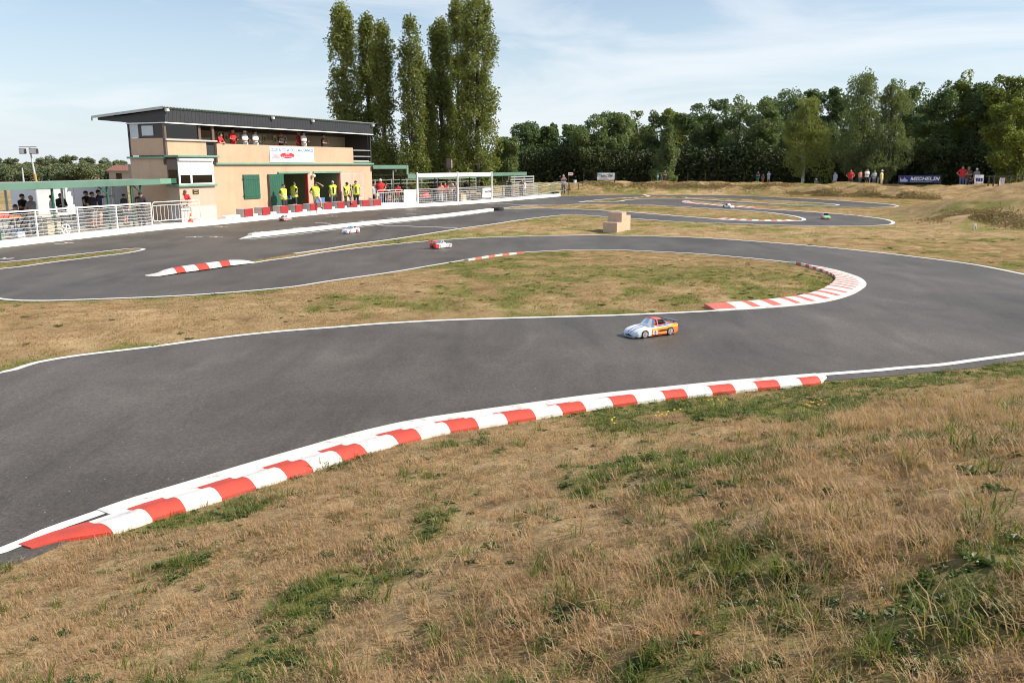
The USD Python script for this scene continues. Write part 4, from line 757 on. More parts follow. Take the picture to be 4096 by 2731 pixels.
def person(label, pos, face, pose="stand", top="black", legs="denim", shorts=False, hair="hair_dark", cap=None, vest=False, group=None, top_z=None, skin="skin", sleeves=.62, female=False, socks=False):
    """face: world angle (radians) of the way the person looks"""
    J = skeleton(pose); S = lambda a, b, t: J[a] + (J[b] - J[a]) * t
    H = J["head"]; nk = J["neck"]; fw = A3(0, -1, 0)
    head = [hull((H + (0, .012, .035), .094), (H + (0, -.018, .02), .088), (H + (0, -.03, -.06), .06)), hull((H + (0, -.095, .0), .016), (H + (0, -.112, -.022), .017)), hull((nk, .058), (H + (0, .01, -.04), .055)),
            hull((H + (.088, .01, .0), .018), (H + (.086, .012, -.03), .014)), hull((H + (-.088, .01, .0), .018), (H + (-.086, .012, -.03), .014))]
    tors = lambda g: [hull((J["pel"] + (.085, 0, -.02), .115+g), (J["pel"] + (-.085, 0, -.02), .115+g), (J["waist"] + (.07, 0, 0), .105+g), (J["waist"] + (-.07, 0, 0), .105+g)),
                      hull((J["waist"] + (.07, 0, 0), .105+g), (J["waist"] + (-.07, 0, 0), .105+g), (J["chest"] + (.095, 0, 0), .108+g), (J["chest"] + (-.095, 0, 0), .108+g)),
                      hull((J["chest"] + (.095, 0, 0), .105+g), (J["chest"] + (-.095, 0, 0), .105+g), (J["shL"], .058+g), (J["shR"], .058+g), (nk - (0, 0, .01), .055+g*.4))]
    body = head + tors(0)
    for s in "LR":
        body += [hull((J["sh"+s], .058), (J["el"+s], .042)), hull((J["el"+s], .042), (S("el"+s, "wr"+s, .4), .040), (J["wr"+s], .027)),
                 hull((J["hip"+s], .092), (S("hip"+s, "knee"+s, .5), .075), (J["knee"+s], .055)), hull((J["knee"+s], .054), (S("knee"+s, "ank"+s, .35), .055), (J["ank"+s], .036)),
                 hull((J["ank"+s], .036), (J["ank"+s] + (0, .03, -.035), .034), (J["ank"+s] + (.01 if s == "L" else -.01, -.16, -.048), .028))]
    bm = soft(m3.Manifold.batch_boolean(body, m3.OpType.Add), .07, 5)
    hm = [meshkit.arrays(m3.Manifold.batch_boolean(hand(J, s), m3.OpType.Add)) for s in "LR"]
    zmax = float(bm.vertices[:, 2].max()) + .02; sc = 1.0
    if top_z is not None: sc = (top_z - pos[2]) / zmax
    sc = float(np.clip(sc, .55, 1.22))
    t = thing("person", label, "person", pos, face + math.pi / 2, group, sc)
    mb = MB().add(bm.vertices, bm.faces)
    for v, f, _ in hm: mb.add(v, f)
    mb.build("body", skin, t, smooth=55)
    sh = tors(.020)
    for s in "LR": sh.append(hull((J["sh"+s], .074), (S("sh"+s, "el"+s, sleeves if sleeves <= 1 else 1), .060))); sh += [hull((J["el"+s], .058), (S("el"+s, "wr"+s, .85), .043))] if sleeves > 1 else []
    sh = m3.Manifold.batch_boolean(sh, m3.OpType.Add); v = soft(sh, .07, 4); MB().add(v.vertices, v.faces).build("shirt", "cloth_" + top, t, smooth=55)
    tr = [hull((J["pel"] + (.085, 0, -.03), .127), (J["pel"] + (-.085, 0, -.03), .127), (J["hipL"], .108), (J["hipR"], .108))]
    for s in "LR":
        k = .92 if shorts else 1.0; tr.append(hull((J["hip"+s], .108), (S("hip"+s, "knee"+s, .5), .095), (S("hip"+s, "knee"+s, k), .082 if shorts else .070)))
        if not shorts: tr.append(hull((J["knee"+s], .070), (S("knee"+s, "ank"+s, .35), .068), (S("knee"+s, "ank"+s, .93), .058)))
    v = soft(m3.Manifold.batch_boolean(tr, m3.OpType.Add), .07, 4); MB().add(v.vertices, v.faces).build("shorts" if shorts else "trousers", "cloth_" + legs, t, smooth=55)
    for s in "LR":
        v = hull((J["ank"+s] + (0, .035, -.03), .046), (J["ank"+s] + (.01 if s == "L" else -.01, -.17, -.045), .036)); MB().mesh(v).build("shoe", "shoe", t, smooth=55)
        MB().ball(H + (.034 if s == "L" else -.034, -.100, .012), (.014, .010, .009)).build("eye", "eye_dark", t)
    MB().ball(H + (0, -.092, -.058), (.026, .012, .007)).build("mouth", "lips", t)
    if cap:
        MB().mesh(hull((H + (0, .012, .058), .099), (H + (0, -.012, .05), .093))).build("cap", "cloth_" + cap, t, smooth=50); MB().mesh(hull((H + (.05, -.10, .052), .010), (H + (-.05, -.10, .052), .010), (H + (.03, -.175, .04), .009), (H + (-.03, -.175, .04), .009))).build("cap_brim", "cloth_" + cap, t)
    else:
        hr = [((0, .03, .055), .098), ((0, -.012, .068), .084)]
        if female: hr.append(((0, .07, -.08), .075))
        MB().mesh(hull(*[(H + o, r) for o, r in hr])).build("hair", hair, t, smooth=50)
    if vest:
        vs = m3.Manifold.batch_boolean(tors(.036), m3.OpType.Add); MB().add(*(lambda q: (q.vertices, q.faces))(soft(vs, .07, 3))).build("hi_vis_vest", "hi_vis", t, smooth=55)
        ring = m3.Manifold.batch_boolean(tors(.043), m3.OpType.Add)
        for z in (1.03, 1.17): MB().mesh(ring ^ m3.Manifold.cube((2, 2, .05), True).translate((0, 0, z))).build("reflective_band", "reflective", t)
        if vest == "open": MB().box(-.045, .045, -.172, -.10, .96, 1.40, ch=.02).build("shirt_front", "cloth_" + top, t)
    return t, sc
CAMW = lambda p: math.atan2(-p[1], -p[0])          # the way to the station
def stand(px, off, ytop, label, turn=0.0, z0=PITZ, **kw):
    """off: metres behind the pit wall's face"""
    q = kerb_at_px(px, off, z0); tz = zat(q[1], ytop)
    return person(label, q, CAMW(q) + turn, top_z=tz, **kw), q
def marshal(px, off, ytop, label, turn=0.0, **kw):
    """off: metres before the facade"""
    x, z = facade(px, ytop, off); q = bw(x, -off, PITZ); person(label, q, CAMW(q) + turn, top_z=z, **kw)
RT, LF = .95, -.95    # turned to the picture's right / left
g1 = "people under the left shelter"
stand(52, 2.7, 817, "person in black sitting hunched at the far left under the left shelter", .4, pose="sitlean", top="black", legs="black", group=g1)
stand(97, 2.5, 776, "man in a dark shirt standing behind a roof post of the left shelter", .9, pose="fold", top="black", legs="dark", group=g1)
stand(131, 2.1, 783, "man in a grey shirt with cropped hair bending over the workbench, left shelter", .8, pose="pocket", top="grey", legs="denim", hair="hair_grey", skin="skin_tan", group=g1)
stand(214, 2.8, 780, "dark haired man in a pale shirt at the workbench, back half turned", 1.7, pose="stand", top="ltgrey", legs="grey", sleeves=1.2, group=g1)
stand(250, 3.3, 774, "man in a black jacket beside the man in the pale shirt", .5, pose="fold", top="black", legs="dark", sleeves=1.2, cap="dark", group=g1)
stand(352, 2.1, 764, "man in a black sleeveless top and shorts, leftmost of three spectators at the fence", RT, pose="fold", top="black", legs="brown", shorts=True, group=g1, sleeves=.2)
stand(376, 1.8, 768, "shorter man in dark shirt and grey shorts between two taller spectators", RT, pose="pocket", top="black", legs="grey", shorts=True, group=g1)
stand(402, 2.2, 760, "man in a navy shirt pointing with his outstretched arm to the right", 1.35, pose="point", top="navy", legs="khaki", shorts=True, group=g1)
stand(502, 2.1, 776, "man in a dark grey shirt alone before the white trailers", RT, pose="stand", top="dark", legs="dark", shorts=True, group=g1)
stand(566, .62, 768, "man in a black shirt and cap leaning his forearms on the white fence rail", .15, pose="lean", top="black", legs="dark", cap="black")
stand(741, 1.15, 760, "man in a red polo shirt leaning on the white crowd barrier by the bay", .35, pose="lean", top="red", legs="black", cap="brown")
g2 = "marshals in yellow vests before the clubhouse"
marshal(1132, 0.75, 737, "marshal in a yellow vest with hand in pocket beside the open green door", .9, pose="pocket", top="dark", legs="dark", vest=True, shorts=True, group=g2)
marshal(1174, -0.25, 728, "marshal in a yellow vest in the left doorway, turned towards the counter", 2.3, pose="pocket", top="black", legs="dark", vest=True, group=g2, shorts=True)
marshal(1262, 0.75, 729, "marshal shading his eyes with one arm, foot raised on a white stone", .2, pose="shade", top="dark", legs="khaki", vest=True, shorts=True, group=g2)
marshal(1329, -0.3, 724, "marshal in an open yellow vest and pale cap in the second doorway", .3, pose="stand", top="black", legs="grey", vest="open", cap="ltgrey", group=g2)
marshal(1384, 0.45, 729, "marshal with one knee drawn up before the white double doors", .6, pose="knee", top="black", legs="olive", vest="open", cap="black", shorts=True, group=g2)
marshal(1422, 0.42, 723, "marshal in an open yellow vest holding a hand to his mouth by the white doors", .1, pose="chin", top="black", legs="black", vest="open", group=g2)
g3 = "people at the right shelter"
stand(1497, 1.9, 734, "person in a grey blue shirt half hidden by the clubhouse corner", RT, top="plaid", legs="dark", group=g3)
stand(1526, 1.0, 716, "big man in a red shirt and white cap with hands on hips", .2, pose="hips", top="red", legs="denim", cap="white", group=g3)
stand(1545, 1.1, 729, "man in a black shirt leaning on the barrier beside the big man in red", .2, pose="lean", top="black", legs="black", cap="dark", group=g3)
stand(1592, .95, 735, "man in red shirt and dark cap leaning on the barrier by the white banner", .3, pose="lean", top="red", legs="brown", shorts=True, cap="black", group=g3)
stand(1732, 2.6, 738, "person in black under the right shelter, left of the group at the rail", RT, pose="stand", top="black", legs="dark", group=g3)
stand(1763, .75, 732, "fair haired spectator in white trousers and pink top, leftmost at the rail", .3, pose="lean", top="pink", legs="white", hair="hair_fair", female=True, group=g3)
stand(1779, .75, 732, "spectator in a red top leaning at the rail beside the one in white trousers", .3, pose="lean", top="red", legs="ltgrey", hair="hair_grey", group=g3)
stand(1789, 1.6, 724, "dark haired spectator standing behind the group at the rail", .4, pose="stand", top="brown", legs="dark", group=g3)
stand(1803, .75, 722, "spectator in beige with a white hat leaning at the rail", .2, pose="lean", top="beige", legs="khaki", cap="white", group=g3)
stand(1822, .8, 729, "spectator in a purple patterned top at the right of the group at the rail", .2, pose="lean", top="purple", legs="grey", hair="hair_grey", group=g3)
stand(1859, 2.4, 726, "person in black bent over the pit table, right shelter", RT, pose="lean2", top="black", legs="black", group=g3)
stand(1927, 2.2, 718, "person in a black shirt standing at the pit table behind the small square banner", RT, pose="fold", top="black", legs="black", group=g3)
stand(2026, 2.0, 715, "brown haired person standing near the right end of the shelter", .8, pose="stand", top="grey", legs="dark", hair="hair_fair", group=g3)
stand(2039, 1.1, 719, "man in an olive shirt with his back to the track by the shelter's end", 2.8, pose="fold", top="olive", legs="dark", group=g3)
stand(2084, .75, 720, "person in a dark red top leaning at the fence, right end", .4, pose="lean", top="brown", legs="dark", hair="hair_grey", group=g3)
stand(2096, .9, 723, "person in a white shirt beside the one in dark red, right end of the fence", .4, pose="stand", top="white", legs="ltgrey", hair="hair_fair", group=g3)
def gallery(px, ytop, label, off=-.42, turn=0.0, tx=True, zf=3.30, **kw):
    x, z = facade(px, ytop, off); p = bw(x, -off, zf); r, sc = person(label, p, math.atan2(BN[1], BN[0]) + turn, top_z=z, **kw)
    if tx:
        a = math.atan2(BN[1], BN[0]) + turn; d = A3(math.cos(a), math.sin(a), 0); t = thing("radio_transmitter", "radio transmitter held by the " + label, "transmitter", p + d*.34*sc + A3(0, 0, 1.13*sc), a + math.pi/2, "radio transmitters held on the gallery")
        MB().box(-.085, .085, -.04, .04, -.05, .08, ch=.012).build("case", "black_plastic", t); MB().tube([(.03, -.02, .08), (.04, -.06, .30)], .005, 5).build("antenna", "chrome", t)
        for s in (-.045, .045): MB().tube([(s, -.035, .06), (s, -.06, .075)], .008, 5).build("stick", "chrome", t)
    return r
g4 = "drivers on the viewing gallery"
gallery(869, 534, "child in red leaning over the left end of the gallery parapet", -.30, .2, False, pose="lean", top="red", legs="dark", group=g4)
gallery(928, 514, "big driver in red at the gallery's left", pose="tx", top="red", legs="dark", group=g4)
gallery(977, 522, "driver in white with pale cap, next to the big driver", pose="tx", top="white", legs="ltgrey", cap="white", group=g4)
gallery(1019, 523, "dark haired driver in white, second from the left", pose="tx", top="white", legs="grey", group=g4)
gallery(1123, 533, "driver in black and yellow above the club banner", pose="tx", top="black", legs="black", cap="red", group=g4)
gallery(1193, 527, "driver in a red shirt behind the driver in white, gallery middle", -.75, .3, False, pose="pocket", top="red", legs="red", hair="hair_fair", group=g4)
gallery(1213, 526, "broad driver in white beside the second red shirt", pose="tx", top="white", legs="white", group=g4)
gallery(1291, 537, "driver in dark grey at the gallery's right", -.5, .5, pose="tx", top="dark", legs="dark", group=g4)
# spectators on the bank before the woods
def bank(px, Y, ytop, yfeet, label, turn=0.0, **kw):
    p = at_depth(px, 720, Y); z = float(height(p[0], Y)); p[2] = z; tz = zat(Y, ytop)
    return person(label, p, CAMW(p) + turn, top_z=tz, **kw)
g5 = "spectators on the bank before the woods"
def on_wall(px, Y, ytop, label, turn=0.0, **kw):
    p = at_depth(px, 720, Y); p[2] = float(height(p[0], Y)); return person(label, p, CAMW(p) + turn, top_z=max(zat(Y, ytop), p[2] + 1.0), **kw)
p = at_depth(2253, 750, 86.0); p[2] = float(height(p[0], 86.0)); person("photographer in a grey cap and purple shirt raising a camera by the upper crowd barrier", p, CAMW(p) + .3, pose="photo", top="purple", legs="dark", cap="ltgrey", top_z=zat(86.0, 700), group=g5)
on_wall(2630, 95.5, 696, "person in a teal top behind the dark low screen", .8, pose="fold", top="teal", legs="teal", hair="hair_fair", group=g5)
on_wall(2645, 96.2, 706, "child between the person in teal and the tall man in black", .6, pose="stand", top="dark", legs="dark", hair="hair_fair", group=g5)
on_wall(2659, 95.6, 683, "tall man in a black shirt behind the dark low screen", .9, pose="fold", top="black", legs="dark", hair="hair_grey", group=g5)
bank(3031, 91, 686, 738, "person in a navy top and green shorts, left of three in the shade", 0, pose="fold", top="navy", legs="green", shorts=True, group=g5)
bank(3051, 91, 702, 738, "child in orange shorts between two adults in the shade", 0, pose="stand", top="brown", legs="orange", shorts=True, group=g5)
bank(3074, 91, 686, 740, "person in a pale blue checked shirt, right of three in the shade", 0, pose="fold", top="plaid", legs="ltgrey", shorts=True, cap="beige", group=g5)
bank(3265, 91, 714, 740, "seated spectator in a white cap low in the shade of the birch", .5, pose="sit", top="grey", legs="dark", cap="white", group=g5)
bank(3340, 90, 685, 740, "spectator in a grey blue shirt standing alone in the shade", LF, pose="stand", top="plaid", legs="grey", group=g5)
bank(3401, 88, 678, 740, "spectator in a dark red shirt under the drooping tree", .3, pose="hips", top="red", legs="dark", group=g5)
bank(3440, 86, 682, 742, "spectator in a pink shirt and jeans on the sunny bank", .5, pose="stand", top="pink", legs="denim", group=g5)
bank(3466, 86, 675, 742, "spectator in a white shirt with a blue print and black shorts", .5, pose="fold", top="white", legs="black", shorts=True, group=g5)
bank(3496, 86, 682, 742, "spectator in a pale blue shirt and jeans leaning by a rail post", .4, pose="pocket", top="plaid", legs="denim", hair="hair_fair", group=g5)
bank(3525, 86, 680, 742, "spectator in an olive and yellow top, right of the group by the rail", 1.2, pose="stand", top="yellow", legs="khaki", cap="white", group=g5)
bank(3847, 80, 663, 745, "man in a red shirt standing by the white litter banner", .2, pose="hips", top="red", legs="denim", group=g5)
bank(3871, 80.5, 665, 745, "person in brown standing beside the man in red", .2, pose="fold", top="brown", legs="grey", hair="hair_fair", group=g5)
bank(3876, 79, 708, 745, "seated person in black with a yellow bag at the knees", .6, pose="sitlean", top="black", legs="black", group=g5)
bank(3904, 80, 673, 745, "person in a white cap and grey top behind the white banner", -.4, pose="stand", top="grey", legs="dark", cap="white", group=g5)
# ------------------------------------------------------------------ shelters
def strip(mb, P, y0, y1, z0, z1):
    """a beam along the points P, from y0 to y1 metres behind them"""
    p = np.array(P)[:, :2]; t = np.gradient(p, axis=0); t /= np.linalg.norm(t, axis=1, keepdims=True); n = np.stack([-t[:, 1], t[:, 0]], 1); k = len(p); z0 = np.broadcast_to(z0, (k, 2)) if np.ndim(z0) else np.full((k, 2), z0); z1 = np.broadcast_to(z1, (k, 2)) if np.ndim(z1) else np.full((k, 2), z1)
    V = np.concatenate([np.hstack([p + n*y0, z0[:, :1]]), np.hstack([p + n*y1, z0[:, 1:]]), np.hstack([p + n*y1, z1[:, 1:]]), np.hstack([p + n*y0, z1[:, :1]])])
    f = [(a*k+i, b*k+i, b*k+i+1, a*k+i+1) for i in range(k-1) for a, b in ((0, 1), (1, 2), (2, 3), (3, 0))]
    mb.add(V, f); mb.add(V, [(0, 3*k, 2*k, k)]); mb.add(V, [(k-1, 2*k-1, 3*k-1, 4*k-1)]); return mb
LS0, LS1 = bw(.30, -.62, 0), bw(-9.0, -2.75, 0); LSA = math.atan2(*(LS0 - LS1)[:2][::-1])
ls = thing("left_shelter", "long open shelter with green fascia left of the clubhouse", "shelter", LS0, LSA)
def lp(mat, name, *b, parent=ls): return MB().box(*b).build(name, mat, parent)
LX = -13.5
lp("canopy_green", "fascia", LX, -1.35, -.06, 0, 2.08, 2.34); lp("green_trim", "fascia", -1.345, -.45, -.06, 0, 2.10, 2.35); lp("green_door", "fascia", -.445, .0, -.06, 0, 2.12, 2.35)
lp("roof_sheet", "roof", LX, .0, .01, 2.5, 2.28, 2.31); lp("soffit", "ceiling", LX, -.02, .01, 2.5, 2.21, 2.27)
for k, x in enumerate((-11.2, -8.3, -5.0, -3.35, -2.65)): MB().tube([(x, .12, .2), (x, .12, 2.2)], .05, 8).build("post", "green_door", ls, smooth=50)
for x in (-11.5, -8.2, -5.0, -1.6): MB().tube([(x, 2.38, .2), (x, 2.38, 2.2)], .05, 8).build("post", "galvanised", ls, smooth=50)
for x in (-5.0, -2.65): MB().bar((x, .12, 1.75), (x - .75, .12, 2.2), .05).build("brace", "green_door", ls)
# white trailers and a pale van behind the shelter
def box_unit(label, x0, x1, y, z0, z1, d, mat, doors, name, cat):
    t = thing(name, label, cat, bw(x0, y, z0), BA); W = x1 - x0; MB().box(0, W, 0, d, 0, z1-z0, ch=.03).build("body", mat, t); MB().box(-.02, W+.02, -.03, d, z1-z0, z1-z0+.04).build("roof_edge", mat, t)
    for a in doors: MB().box(W*a[0], W*a[1], -.022, -.002, .06, (z1-z0)*.93).build("door", mat, t); MB().box(W*a[0]-.02, W*a[0]-.006, -.012, -.001, .05, (z1-z0)*.95).build("door_seam", "sign_grey", t)
    for x in (W*.25, W*.75): MB().tube([(x, .2, -.1), (x, .32, -.1)], .2, 14).build("wheel", "rubber", t)
    return t
tx = lambda px, off: facade(px, 820, off)[0]
box_unit("white box trailer behind the left shelter, nearer the pale van", tx(268,-4.8), tx(398,-4.8), 4.8, .55, 1.98, 1.9, "sign_white", ((.25, .6),), "box_trailer", "trailer")
box_unit("white box trailer behind the left shelter, beside the clubhouse wall", tx(402,-4.8), tx(517,-4.8), 4.8, .55, 1.99, 1.9, "sign_white", ((.12, .48), (.52, .88)), "box_trailer", "trailer")
v = box_unit("pale grey van with a small blue sign behind the seated men", tx(150,-4.8), tx(262,-4.8), 4.8, .45, 1.85, 1.9, "panel_pale", ((.55, .97),), "van", "van"); MB().box(.9, 1.35, -.012, -.002, .95, 1.2).build("blue_sign", "sign_blue", v)
# workbenches and clutter under the left shelter
def bench(label, px0, px1, off, h=.78, d=.7):
    p, q = kerb_at_px(px0, off, PITZ), kerb_at_px(px1, off, PITZ); a = math.atan2(q[1]-p[1], q[0]-p[0]); return table(label, p, a, float(np.linalg.norm(q-p)), d, h, "beige_board", name="workbench"), p, a
bench("pale workbench under the left shelter, between the fence post and the trailers", 165, 292, .85)
bench("pale workbench at the far left under the left shelter", -70, 66, 1.0)
def crate(label, px, off, w, d, h, z, mat, lid=None, name="crate", cat="crate"):
    q = kerb_at_px(px, off, z); t = thing(name, label, cat, q, BA); MB().box(0, w, 0, d, 0, h, ch=.012).build("box", mat, t)
    if lid: MB().box(-.015, w+.015, -.015, d+.015, h, h+.035, ch=.01).build("lid", lid, t)
    return t
crate("clear plastic box with a blue lid on the ground behind the fence", 62, .5, .32, .3, .26, PITZ, "panel_pale", "blue_plastic")
crate("beige cardboard box under the pale workbench", 186, .95, .62, .5, .55, PITZ, "beige_board", name="cardboard_box", cat="box")
crate("red tool case on the far left workbench", -5, 1.2, .42, .2, .28, PITZ + .78, "red_plastic", name="tool_case", cat="case")
crate("flat orange tray on the far left workbench", 38, 1.05, .5, .3, .07, PITZ + .78, "orange_plastic", name="tray", cat="tray")
crate("grey keyboard case on the pale workbench before the man in pale shirt", 232, .95, .6, .25, .08, PITZ + .78, "panel_pale", name="equipment_case", cat="case")
q = kerb_at_px(258, .55, PITZ); t = thing("spare_wheel", "white spoked wheel leaning below the workbench behind the fence", "wheel", q + A3(0, 0, .21), BA); an = np.linspace(0, 2*np.pi, 25)
MB().tube([(.2*math.cos(a), 0, .2*math.sin(a)) for a in an], .028, 8).build("rim", "sign_white", t, smooth=True)
for k in range(5): a = k*2*math.pi/5; MB().bar((0, 0, 0), (.19*math.cos(a), 0, .19*math.sin(a)), .035).build("spoke", "sign_white", t)
# floodlight poles on the left
def pole(label, px, ytop, Y, ybase_z=0.0, heads=True, lean=0.0):
    p = at_depth(px, 720, Y); b = np.array([p[0], Y, ybase_z]); zt = zat(Y, ytop); t = thing("floodlight_pole", label, "pole", b); H_ = zt - ybase_z
    MB().tube([(0, 0, 0), (lean*.55, 0, H_*.55)], (.11, .09), 8).build("lower_pole", "ochre_pole", t, smooth=50); MB().tube([(lean*.55, 0, H_*.55), (lean, 0, H_)], (.07, .05), 8).build("upper_pole", "grey_pole", t, smooth=50)
    if heads:
        MB().bar((lean-.75, 0, H_), (lean+.55, 0, H_), .07).build("cross_arm", "grey_pole", t)
        for x, w in ((-.5, .4), (.3, .55)): MB().box(lean+x-w/2, lean+x+w/2, -.2, .12, H_-.5, H_-.12, ch=.03).build("lamp", "dark_frame", t); MB().box(lean+x-w/2+.04, lean+x+w/2-.04, -.215, -.202, H_-.46, H_-.16).build("lens", "panel_pale", t)
pole("tall ochre and grey floodlight pole with two lamps at the left horizon", 152, 588, 62, heads=True, lean=-.35)
pole("short thin ochre pole near the left edge, before the far trees", 94, 672, 66, heads=False)
# ------------------------------------------------------------------ right shelter
rsx = thing("right_shelter", "long open shelter with white and green fascia right of the clubhouse", "shelter")
def line_pts(a, b, off, n=7): return [kerb_at_px(x, off, 0) for x in np.linspace(a, b, n)]
strip(MB(), line_pts(1678, 1830, .10), .0, .06, 2.13, 2.40).build("fascia", "sign_white", rsx); strip(MB(), line_pts(1834, 1964, .10), .0, .06, 2.13, 2.40).build("fascia", "sign_white", rsx)
strip(MB(), line_pts(1636, 1674, .10, 4), .0, .06, 2.04, 2.32).build("fascia", "canopy_green", rsx); strip(MB(), line_pts(1969, 2107, .10), .0, .06, 2.10, 2.38).build("fascia", "canopy_green", rsx); strip(MB(), line_pts(1678, 1964, .10), .005, .055, 2.04, 2.125).build("gutter", "canopy_green", rsx)
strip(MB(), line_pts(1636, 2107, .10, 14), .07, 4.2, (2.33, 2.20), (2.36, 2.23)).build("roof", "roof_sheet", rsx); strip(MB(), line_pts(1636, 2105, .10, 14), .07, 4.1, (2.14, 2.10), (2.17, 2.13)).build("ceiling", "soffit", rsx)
for px in (1672, 1832, 1967): q = kerb_at_px(px, .09, .25); MB().tube([q, q + A3(0, 0, 2.22)], .075, 10).build("front_post", "white_metal", rsx, smooth=50)
for px in (1607, 1742, 1755, 1880, 2010): q = kerb_at_px(px, 3.4, PITZ); MB().tube([q, q + A3(0, 0, 1.95)], .05, 8).build("rear_post", "dark_frame", rsx, smooth=50)
hs_ = thing("gate_shelter", "taller dark shelter with green fascia beside the clubhouse", "shelter")
zt_ = lambda px, off, y: zat(kerb_at_px(px, off, 0)[1], y)
za, zb = zt_(1560, 1.0, 676), zt_(1560, 1.0, 661); Pq = line_pts(1500, 1631, 1.0, 5)
strip(MB(), Pq, 0, .07, za, zb).build("fascia", "canopy_green", hs_); strip(MB(), line_pts(1631.5, 1638, 1.0, 3), -.01, .08, zt_(1633, 1.0, 702), zb).build("end_trim", "canopy_green", hs_); strip(MB(), Pq, .08, 4.4, zb-.12, zb-.06).build("roof", "roof_sheet", hs_)
for k in range(4): strip(MB(), Pq, 1.0+.9*k, 1.08+.9*k, za-.22, za-.02).build("beam", "wood_post", hs_)
strip(MB(), Pq, 4.0, 4.1, zt_(1560, 5.0, 712), za+.1).build("rear_boarding", "wood_post", hs_)
q = kerb_at_px(1577, 1.3, PITZ); MB().tube([q, q + A3(0, 0, za-.1-PITZ)], .06, 8).build("post", "galvanised", hs_, smooth=50)
# slatted fence behind the right shelter
bf = thing("rear_fence", "tall pale rail fence behind the right shelter", "fence")
bp = [kerb_at_px(x, 5.2, PITZ) for x in (1488, 1505, 1570, 1631, 1690, 1752, 1842, 1905)]; ht = 1.72
for p in bp: MB().bar(p, p + A3(0, 0, ht), .07, up=(1, 0, 0)).build("post", "white_metal", bf)
for a, b in zip(bp[:-1], bp[1:]):
    for k in range(6): MB().bar(a + A3(0, 0, .25+.28*k), b + A3(0, 0, .25+.28*k), .03, .05).build("rail", "galvanised", bf)
sf = thing("rear_fence", "grey slatted screen on white posts at the far end of the right shelter", "fence")
bp = [kerb_at_px(x, 1.6, PITZ) for x in (2034, 2058, 2096, 2134)]; ht = zat(bp[0][1], 705) - PITZ
for p in bp: MB().bar(p, p + A3(0, 0, ht), .07, up=(1, 0, 0)).build("post", "white_metal", sf)
for a, b in zip(bp[:-1], bp[1:]):
    for k in range(8): MB().bar(a + A3(0, 0, .1+(ht-.18)*k/7), b + A3(0, 0, .1+(ht-.18)*k/7), .02, .12).build("slat", "rust_sheet" if k < 4 else "galvanised", sf)
# banners on the right fence
def banner(label, p, q, z0, z1, mat, name="banner"):
    d = q - p; W_ = float(np.hypot(*d[:2])); t = thing(name, label, "banner", (p[0], p[1], 0), math.atan2(d[1], d[0])); m_ = MB(); n = 12; xs = np.linspace(0, W_, n); rows = 5
    V = [(x, -.02 + .018*math.sin(x*5.1 + z*4) + .01*math.sin(x*11), z) for z in np.linspace(z0, z1, rows) for x in xs]; m_.add(V, [(r*n+i, r*n+i+1, (r+1)*n+i+1, (r+1)*n+i) for r in range(rows-1) for i in range(n-1)])
    V2 = [(a, b + .012, c) for a, b, c in V]; m_.add(V2, [(r*n+i, (r+1)*n+i, (r+1)*n+i+1, r*n+i+1) for r in range(rows-1) for i in range(n-1)])
    m_.build("sheet", mat, t, smooth=True); return t, W_
banner("plain white banner tied between the crowd barrier and the right fence", kerb_at_px(1617, .14, 0), kerb_at_px(1675, .14, 0), .30, 1.28, "sign_white")
t, W_ = banner("small square white banner lettered MACON on the right fence", kerb_at_px(1930, .13, 0), kerb_at_px(1967, .13, 0), .42, 1.16, "sign_white")
MB().text("MACON", .17, (.35, -.06, .80), R_, U_, shear=.2, fit=W_-.55).build("lettering", "sign_dark", t); MB().bar((.3, -.056, .68), (W_-.25, -.056, .68), .01, .045, up=(0, 0, 1)).build("underline", "sign_pink", t); MB().bar((.12, -.058, 1.04), (.3, -.058, .92), .01, .03).build("emblem", "sign_blue", t)
# furniture at the right shelter
for lab, a, b, off in (("pale pit table under the right shelter behind the small square banner", 1875, 1965, 1.5), ("pale pit table under the right shelter behind the group at the rail", 1838, 1874, 1.3), ("pale pit table near the white posts, right shelter", 1690, 1730, 2.2)):
    bench(lab, a, b, off)
crate("pale cardboard box below the pit table, right of the group at the rail", 1846, .7, .9, .5, .62, PITZ, "beige_board", name="cardboard_box", cat="box"); crate("pale cardboard box below the pit table, left of the small square banner", 1907, .7, .9, .5, .6, PITZ, "beige_board", name="cardboard_box", cat="box")
crate("black bag on the pit table, right shelter", 1860, 1.6, .9, .3, .25, PITZ+.78, "black_plastic", name="bag", cat="bag"); crate("black equipment case on the table near the white posts", 1700, 2.4, 1.2, .3, .22, PITZ+.78, "black_plastic", name="equipment_case", cat="case")
def chair(label, q, a, mat):
    t = thing("chair", label, "chair", q, a); MB().box(-.24, .24, -.22, .22, .42, .46, ch=.012).build("seat", mat, t)
    MB().add([(-.24, .20, .44), (.24, .20, .44), (.24, .34, .95), (-.24, .34, .95), (-.24, .23, .44), (.24, .23, .44), (.24, .37, .95), (-.24, .37, .95)], [(0, 1, 2, 3), (7, 6, 5, 4), (0, 4, 5, 1), (2, 6, 7, 3), (1, 5, 6, 2), (0, 3, 7, 4)]).build("backrest", mat, t)
    for x in (-.2, .2):
        for y in (-.18, .2): MB().tube([(x, y, 0), (x*.95, y*.95, .43)], .016, 6).build("leg", "galvanised", t)
chair("tall red folding chair behind the crowd barrier by the big man", kerb_at_px(1562, .95, PITZ), BA + .5, "red_plastic"); chair("red plastic chair behind the right fence near the first white post", kerb_at_px(1712, 1.2, PITZ), BA - .6, "red_plastic"); chair("red plastic chair close beside the white banner behind the fence", kerb_at_px(1684, 1.3, PITZ), BA + 1.2, "red_plastic")
